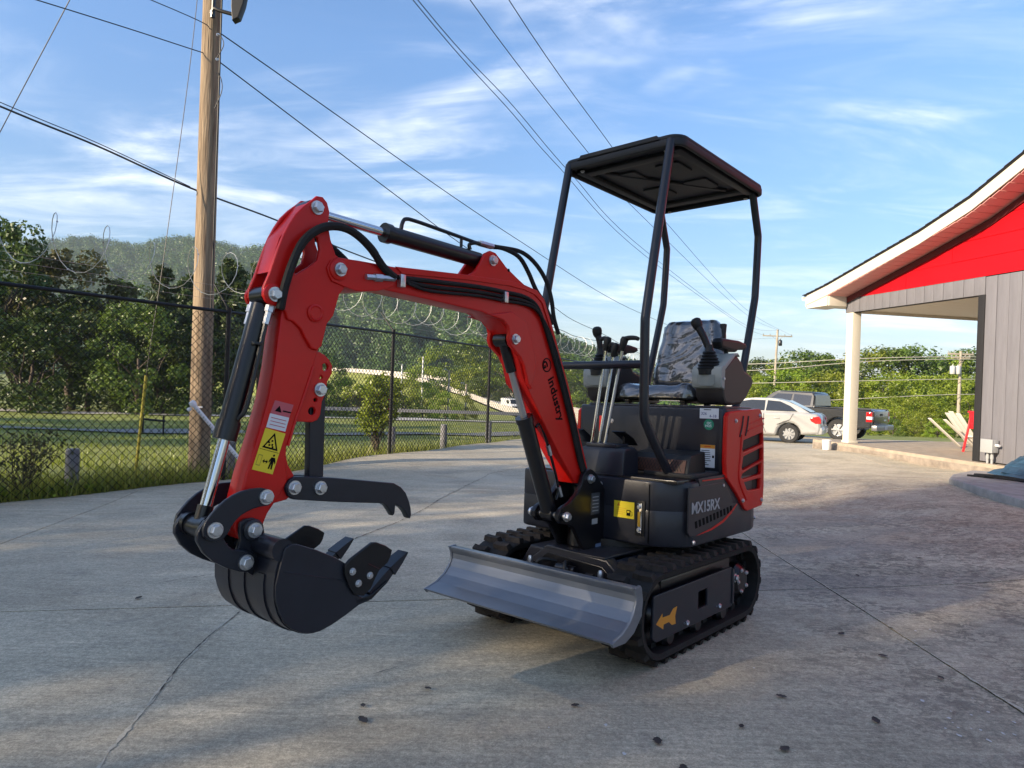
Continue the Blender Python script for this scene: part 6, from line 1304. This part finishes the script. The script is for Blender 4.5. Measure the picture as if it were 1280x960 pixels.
P('rear_bumper', box(-1.42, -1.20, -.96, .96, .46, .66, .04), mat('brushed_bumper', (.20, .20, .20), .35, metal=.6), trk); P('number_plate', box(-1.435, -1.42, -.16, .16, .50, .62, .004), LGREY, trk); P('bed_rail', merge(box(-1.18, .95, .92, .985, 1.235, 1.265, .01), box(-1.18, .95, -.985, -.92, 1.235, 1.265, .01)), BLACKP, trk)

# ------------------------------------------------------------------ the shop building with its porch
# own frame: X along the wall away from the camera (0 at the near corner of the porch opening), Y out from the wall to the left, Z as in the world
MB_ = Matrix(((-.19767484, -.98026765, 0, 7.185), (.98026765, -.19767484, 0, 10.62), (0, 0, 1, 0), (0, 0, 0, 1)))
shop = thing('shop_building', 'red gabled shop with grey board walls and a corner porch on the right', 'building', matrix=MB_)
S = lambda name, me, m, parent=None, sm=35: new_obj(name, me, m, parent or shop, sm)
SREDA = mat('bright_red_siding', (.50, .0025, .009), .55, var=.04, vscale=3, spec=.2, bump=.05, bscale=80); SGREY = mat('grey_board', (.155, .152, .168), .7, var=.10, vscale=5, bump=.25, bscale=40, stretch=(4, 4, .4))
TRIMW = mat('cream_trim', (.64, .60, .50), .55); DTRIM = mat('charcoal_trim', (.022, .022, .024), .7, spec=.2); CEILM = mat('cream_ceiling', (.74, .68, .56), .6); ROOFM = mat('dark_shingles', (.035, .035, .038), .9, var=.3, vscale=20, bump=.5, bscale=40)
SOFF = mat('bounce_tinted_soffit', (.62, .30, .27), .6); SLABM = mat('porch_concrete', (.34, .28, .21), .85, var=.2, vscale=5, bump=.3, bscale=40)  # soffit is cream; the siding's red bounce light is put into its colour
zt, zb, zs = 1.86, 1.58, -.98
# porch slab: a kerb of concrete round the corner of the building
S('porch_slab', merge(plate([(-6, -6), (-6, .12), (3.9, .12), (3.9, -6)], -1.30, zs, axis='Z', bev=.02)), SLABM)
tag(S('slab_edge_stain', box(-5.9, 3.88, .118, .124, -1.2, -1.04, .001), mat('slab_stain', (.24, .20, .16), .9, var=.4, vscale=6)), None)
# near wall of vertical boards
n = 26
for i in range(n):
    x1 = -.012-i*.203; x0 = x1-.196
    S('wall_board', box(x0, x1, -.03, .0-.004*(i % 3 == 1), zs+.02, zb+.27, .004), SGREY)
S('wall_core', box(-5.4, -.02, -.16, -.026, zs+.01, zt+.0, 0), DTRIM)
S('corner_trim', box(-.02, .10, -.14, .018, zs, zb, .006), DTRIM); S('corner_trim', box(-.16, -.0, .002, .022, zs-.0, zb, .004) if 0 else box(.098, .104, -.13, .01, zs, zb, .001), DTRIM)
# header over the porch, of short boards
for i in range(16):
    x0 = .0+i*.2; S('header_board', box(x0+.003, min(x0+.197, 3.19), -.03, .0-.003*(i % 2), zb, zt, .004), SGREY)
S('header_core', box(-.02, 3.19, -.16, -.028, zb+.004, zt, 0), DTRIM)
# white column
col = S('porch_column', box(2.97, 3.15, -.19, -.005, zs+.02, zb-.003, .008), TRIMW)
S('column_base', box(2.955, 3.165, -.205, .008, zs, zs+.04, .006), TRIMW, col)
col2 = S('porch_column', box(2.93, 3.17, -5.2, -4.96, zs+.02, zb-.003, .008), TRIMW)
# porch ceiling boards
for i in range(12): S('ceiling_board', box(-.30+i*.30, -.30+i*.30+.294, -6, -.17, zb+.04+.0, zb+.06, .003), CEILM)
S('porch_beam', box(3.0, 3.15, -6, -.17, zb-.0, zb+.30, .006), CEILM)
for i in range(20): S('beam_board', box(2.985, 2.999, -.20-i*.29-.285, -.20-i*.29, zb-.02, zb+.04, .002), CEILM)
# porch back wall
for i in range(18): S('wall_board', box(-.10, -.02, -.20-i*.3-.294, -.20-i*.3, zs, zb+.04, .004), SGREY) if i > 3 else None
# red gable planks: long lap siding, each course its own planks
rk = [(3.75, 1.64), (3.15, 1.77), (2.4, 1.955), (1.33, 2.23), (.25, 2.525), (-.10, 2.625), (-.6, 2.84), (-1.6, 3.33), (-3.0, 4.15), (-4.5, 5.05)]
rkx = [p[0] for p in rk][::-1]; rkz = [p[1] for p in rk][::-1]
def rz_(x): return float(np.interp(x, rkx, rkz))
def rx_(z): return float(np.interp(z, [p[1] for p in rk], [p[0] for p in rk]))
cz = zt; k = 0
S('gable_core', plate([(2.75, zt), (1.25, 2.22), (-.1, 2.58), (-1.6, 3.28), (-4.5, 5.0), (-7.2, 3.7), (-11, 1.9), (-11, zt)], -.16, -.02, bev=.001), DTRIM)
while cz < 5.1:
    z1 = cz+.30; xr = rx_(cz)-.02; xr1 = rx_(z1)-.02; seam = [xr, 2.0-1.35*((k*7) % 5)/2.5, -2.2-((k*3) % 4)*.5, -6]
    cuts = [xr]+[s_ for s_ in (1.62-.98*k if k < 2 else -.5-.8*(k % 3), -3.2+.7*(k % 2)) if s_ < xr-.3]+[-6.5]
    for a, c in zip(cuts, cuts[1:]):
        q = [(c+.003, cz+.003), ((a if a != xr else xr)-.003, cz+.003)]+([(xr1, z1-.003)] if a == xr else [(a-.003, z1-.003)])+[(c+.003, z1-.003)]
        S('siding_plank', plate(q, -.02, .006-.0, bev=.003), SREDA)
    cz = z1; k += 1
# wall frieze board under the soffit, eave shadow put into its dark red
def band(pts, up0, up1, y0, y1):
    lo = [(x, z+up0) for x, z in pts]; hi = [(x, z+up1) for x, z in pts]; return plate(lo+hi[::-1], y0, y1, bev=.003)
S('frieze_board', band(rk[1:], -.0, .105, .008, .035), mat('eave_shaded_frieze', (.10, .010, .012), .6))
# soffit boards between wall and fascia
OUT = .45
xx = 3.15
pts_s = [(x, z) for x, z in rk]
i = 0
while xx > -4.4:
    x0 = xx-.150; a = (xx-.010, rz_(xx)+.118); c = (x0+.010, rz_(x0)+.118)
    S('soffit_board', plate([(c[0], c[1]), (a[0], a[1]), (a[0], a[1]+.012), (c[0], c[1]+.012)], .0, OUT-.004, bev=.001), SOFF); xx = x0-.001; i += 1
FB = [(3.80, 1.777), (3.15, 1.902), (.84, 2.477), (-.147, 2.795), (-.99, 3.18), (-1.6, 3.50), (-3.0, 4.33), (-4.5, 5.22)]
S('fascia', band(FB, -.0, .195, OUT-.02, OUT+.01), TRIMW)
S('eave_return', box(3.15, 3.80, -.01, OUT, 1.70, 1.715, .003), TRIMW); S('eave_return', plate([(3.15, 1.70), (3.80, 1.70), (3.80, 1.775), (3.15, 1.90)], OUT-.03, OUT-.005, bev=.003), TRIMW)
S('eave_return', box(3.12, 3.165, .036, OUT-.03, 1.70, 1.895, .002), TRIMW); S('eave_fascia', box(3.80, 3.83, -8, OUT+.01, 1.74, 1.93, .004), TRIMW); S('eave_soffit', box(3.14, 3.80, -8, 0, 1.74, 1.755, .002), TRIMW)
S('gutter', plate([(3.83, 1.86), (3.93, 1.88), (3.95, 1.95), (3.93, 1.955), (3.91, 1.90), (3.85, 1.89), (3.83, 1.94)], -8, OUT+.02, bev=.002), TRIMW)
top = [(3.86, 1.972)]+[(x, z+.212) for x, z in FB[1:]]
S('roof_deck', plate(top+[(x, z-.02) for x, z in top[::-1]], -9, OUT+.03, bev=.004), DTRIM)
i = 0
for k in range(60):
    s = k*.14; x = 3.90-s
    if x < -4.4: break
    zz = float(np.interp(x, [p[0] for p in top][::-1], [p[1] for p in top][::-1])); x2 = x-.16; z2 = float(np.interp(x2, [p[0] for p in top][::-1], [p[1] for p in top][::-1]))
    S('shingle_course', plate([(x, zz+.002), (x, zz+.016), (x2, z2+.006), (x2, z2+.001)], -9, OUT+.045+.006*(k % 2), bev=.001), ROOFM)
S('roof_deck', plate([(-4.45, 5.48), (-7.2, 3.9), (-11.5, 2.0), (-11.5, 1.96), (-7.2, 3.84), (-4.45, 5.42)], -9, OUT+.03, bev=.004), ROOFM)
# electrical box with two conduits on the wall
eb = thing('electrical_box', 'grey electrical box with two conduits on the corner of the grey wall', 'electrical box', matrix=MB_ @ Matrix.Translation((-.26, .02, -.72)))
EBM = mat('box_grey', (.33, .34, .34), .45)
P('box_body', box(-.10, .10, 0, .11, -.09, .10, .008), EBM, eb); P('box_cover', box(-.105, .105, .11, .118, -.095, .105, .004), EBM, eb)
for x in (-.045, .03): P('conduit', tube([(x, .055, -.09), (x, .055, -.40)], .017, 10), EBM, eb); P('conduit_coupling', tube([(x, .055, -.13), (x, .055, -.19)], .023, 10), EBM, eb)
P('conduit_stub', tube([(-.10, .05, .02), (-.16, .05, .02)], .02, 10), WHITE, eb)
# raised pad with hoses and the blue bundle
pad_pts = [(5.96, 9.32), (5.62, 8.85), (5.30, 7.10), (5.1, 5.6), (9.2, 5.3), (8.6, 9.6), (6.6, 9.9)]
PADC = mat('pad_concrete', (.27, .26, .25), .85, var=.25, vscale=7, bump=.4, bscale=30)
tag(new_obj('raised_pad', plate(pad_pts, -1.22, -1.04, axis='Z', bev=.02), PADC), kind='structure')
def hose(name, pts, r, label, z=-1.03):
    return tag(new_obj(name, tube(catmull([Vector((x, y, z+dz)) for x, y, dz in pts], 6), r, 8), RUBBER), label, 'hose')
hose('garden_hose', [(6.05, 9.15, 0), (6.35, 8.8, .01), (6.5, 8.3, .0), (6.42, 8.9, .02), (6.25, 9.3, 0), (6.2, 8.8, .02), (6.5, 8.1, .02), (6.35, 7.6, .0), (6.3, 7.2, 0), (6.6, 7.0, .02), (6.7, 7.5, 0)], .014, 'black hose lying in loops on the raised concrete pad')
tag(new_obj('cable', tube(catmull([Vector(p) for p in ((7.22, 10.30, -.97), (7.2, 10.1, -1.08), (7.05, 9.8, -1.13), (6.95, 9.3, -1.05), (6.9, 8.9, -1.02))], 6), .012, 6), RUBBER), 'black cable running from the wall corner down to the pad', 'cable')
BT = mat('blue_tarp', (.028, .075, .125), .5, var=.3, vscale=9, bump=.5, bscale=25)
bt = thing('blue_tarp_bundle', 'layered blue bundle leaning on the grey wall at the right edge', 'tarp', (6.92, 9.1, -1.04))
rr = random.Random(2)
for k in range(9):
    z = .0+k*.062; r0 = .44-.035*k; bm = bmesh.new(); n = 20; ra = []; rb = []
    for j in range(n):
        a = 2*math.pi*j/n; q = 1+.14*math.sin(a*4+k*1.7)+.06*math.sin(a*9+k); ra.append(bm.verts.new((.06*k+r0*q*math.cos(a), r0*1.3*q*math.sin(a), z))); rb.append(bm.verts.new((.06*k+.03+(r0-.05)*q*math.cos(a), (r0-.05)*1.3*q*math.sin(a), z+.07+.012*math.sin(a*5+k))))
    for j in range(n): bm.faces.new((ra[j], ra[(j+1) % n], rb[(j+1) % n], rb[j]))
    bm.faces.new(rb); P('tarp_fold', tomesh(bm), BT, bt, 50)
# white bucket at the foot of the column, red stool, tipped white chair on the porch
bu = tag(new_obj('white_bucket', lathe([(0, 0), (.105, 0), (.125, .27), (.130, .27), (.130, .285), (.12, .285), (.10, .02), (0, .02)], Matrix.Translation((6.22, 13.62, -1.13)) @ Matrix.Scale(.68, 4), 20), WHITE), 'small white bucket on the ground at the foot of the porch column', 'bucket')
REDW = mat('red_painted_wood', (.52, .012, .02), .45)
def bplank(par, nm, a, c, w, th, m_):
    a, c = Vector(a), Vector(c); d = c-a; M_ = AX(a, d); return P(nm, box(-w/2, w/2, -th/2, th/2, 0, d.length, .006, M_), m_, par)
stl = thing('red_stool', 'red painted wooden stool beside the porch wall corner', 'stool', (8.36, 12.2, zs))
P('seat', box(-.20, .20, -.2, .2, .70, .74, .01), REDW, stl)
for sx_, sy_ in ((-1, -1), (1, -1), (-1, 1), (1, 1)): bplank(stl, 'leg', (sx_*.24, sy_*.22, 0), (sx_*.15, sy_*.16, .70), .055, .04, REDW)
P('apron', box(-.19, -.16, -.17, .17, .42, .70, .005), REDW, stl)
wc = thing('white_lounge_chair', 'tipped white slatted garden chair on the porch behind the red stool', 'chair', (8.30, 12.95, zs)); WP = mat('white_painted_wood', (.66, .63, .57), .5)
for q in (((.10, -.28, .05), (-.60, -.28, .66), .11), ((.10, .28, .05), (-.60, .28, .66), .11)): bplank(wc, 'arm_rest', q[0], q[1], q[2], .022, WP)
for k in range(3): bplank(wc, 'back_slat', (.20, -.22+.17*k, .12), (-.34+.04*abs(k-1), -.25+.19*k, .84-.04*abs(k-1)), .155, .018, WP)
wc.scale = (.84, .84, .84); wc.location.x += .16
bplank(wc, 'seat_slat', (.0, -.1, .3), (.5, .0, .36), .3, .02, WP); bplank(wc, 'leg', (.4, 0, 0), (.42, 0, .4), .08, .03, WP)

# ------------------------------------------------------------------ fallen leaves and debris
rr = random.Random(21); LEAFD = mat('dry_leaf', (.030, .024, .020), .7, rand=.3)
LEAFLAB = ['biggest dark leaf low in front of the near track', 'dark leaf just behind the biggest one in front of the near track', 'dark leaf beside the pale joint, right of the near track', 'dark leaf on the pale joint line further from the camera', 'dark leaf far behind the near track on the blotchy concrete', 'leaf left of the pale joint behind the near track', 'smaller leaf nearer the machine than the joint', 'leaf at the bottom right in the sunlit patch', 'leaf pair member below the near track front', 'leaf straight below the front of the near track, bottom edge', 'small leaf between the biggest leaf and the bottom edge', 'small far leaf near the rusty stain', 'farthest leaf, out towards the white car', 'dark leaf low left of centre, nearer the camera of the two', 'dark leaf low left of centre, farther of the two', 'single small leaf below the dozer blade', 'leaf at the bottom edge right of centre', 'rightmost leaf near the paint drips', 'leaf at the right beside the paint drips', 'leaf at the very bottom edge below the blade', 'lone leaf on the left slab below the guard post', 'leaf on the dark worn band behind the machine, right side']
for li, (x, y) in enumerate([(.818, 2.343), (1.055, 2.602), (1.802, 2.841), (1.693, 3.079), (2.345, 4.611), (1.947, 3.484), (1.646, 3.369), (1.314, 2.42), (.266, 2.467), (.508, 2.221), (.906, 2.194), (4.46, 7.21), (4.237, 10.57), (-.455, 2.302), (-.479, 2.412), (-.272, 2.574), (1.42, 2.05), (2.35, 3.0), (2.1, 2.55), (.55, 2.05), (-1.9, 3.6), (3.1, 5.2)]):
    s = rr.uniform(.010, .019); bm = bmesh.new(); n = 6; L0, R0, C0 = [], [], []
    for i in range(n+1):
        t_ = i/n; w_ = s*.75*math.sin(math.pi*t_)**.7*(1+.2*math.sin(t_*17)); C0.append(bm.verts.new(((t_-.5)*s*2.6, 0, .003+.12*s*t_*t_))); L0.append(bm.verts.new(((t_-.5)*s*2.6, w_+.0004, .005+.12*s*t_))); R0.append(bm.verts.new(((t_-.5)*s*2.6, -w_-.0004, .004+.2*s*t_)))
    for i in range(n):
        bm.faces.new((C0[i], C0[i+1], L0[i+1], L0[i])); bm.faces.new((R0[i], R0[i+1], C0[i+1], C0[i]))
    o = tag(new_obj('fallen_leaf', tomesh(bm), LEAFD, smooth=60), LEAFLAB[li], 'leaf', 'fallen leaves on the concrete'); o.location = (x, y, gz1(x, y)+.003); o.rotation_euler = (0, 0, rr.uniform(0, 6.28))

# ------------------------------------------------------------------ the evening air
hzm = bpy.data.materials.new('haze'); hzm.use_nodes = True; t = hzm.node_tree; t.nodes.clear()
pv_ = t.nodes.new('ShaderNodeVolumePrincipled'); pv_.inputs['Color'].default_value = (.72, .84, 1, 1); pv_.inputs['Density'].default_value = .00016; pv_.inputs['Anisotropy'].default_value = .1
ou = t.nodes.new('ShaderNodeOutputMaterial'); t.links.new(pv_.outputs[0], ou.inputs['Volume'])
hb = new_obj('haze', box(-2600, 2600, -260, 3600, -40, 210, 0), hzm, smooth=0); hb['kind'] = 'stuff'
scene.cycles.volume_bounces = 0
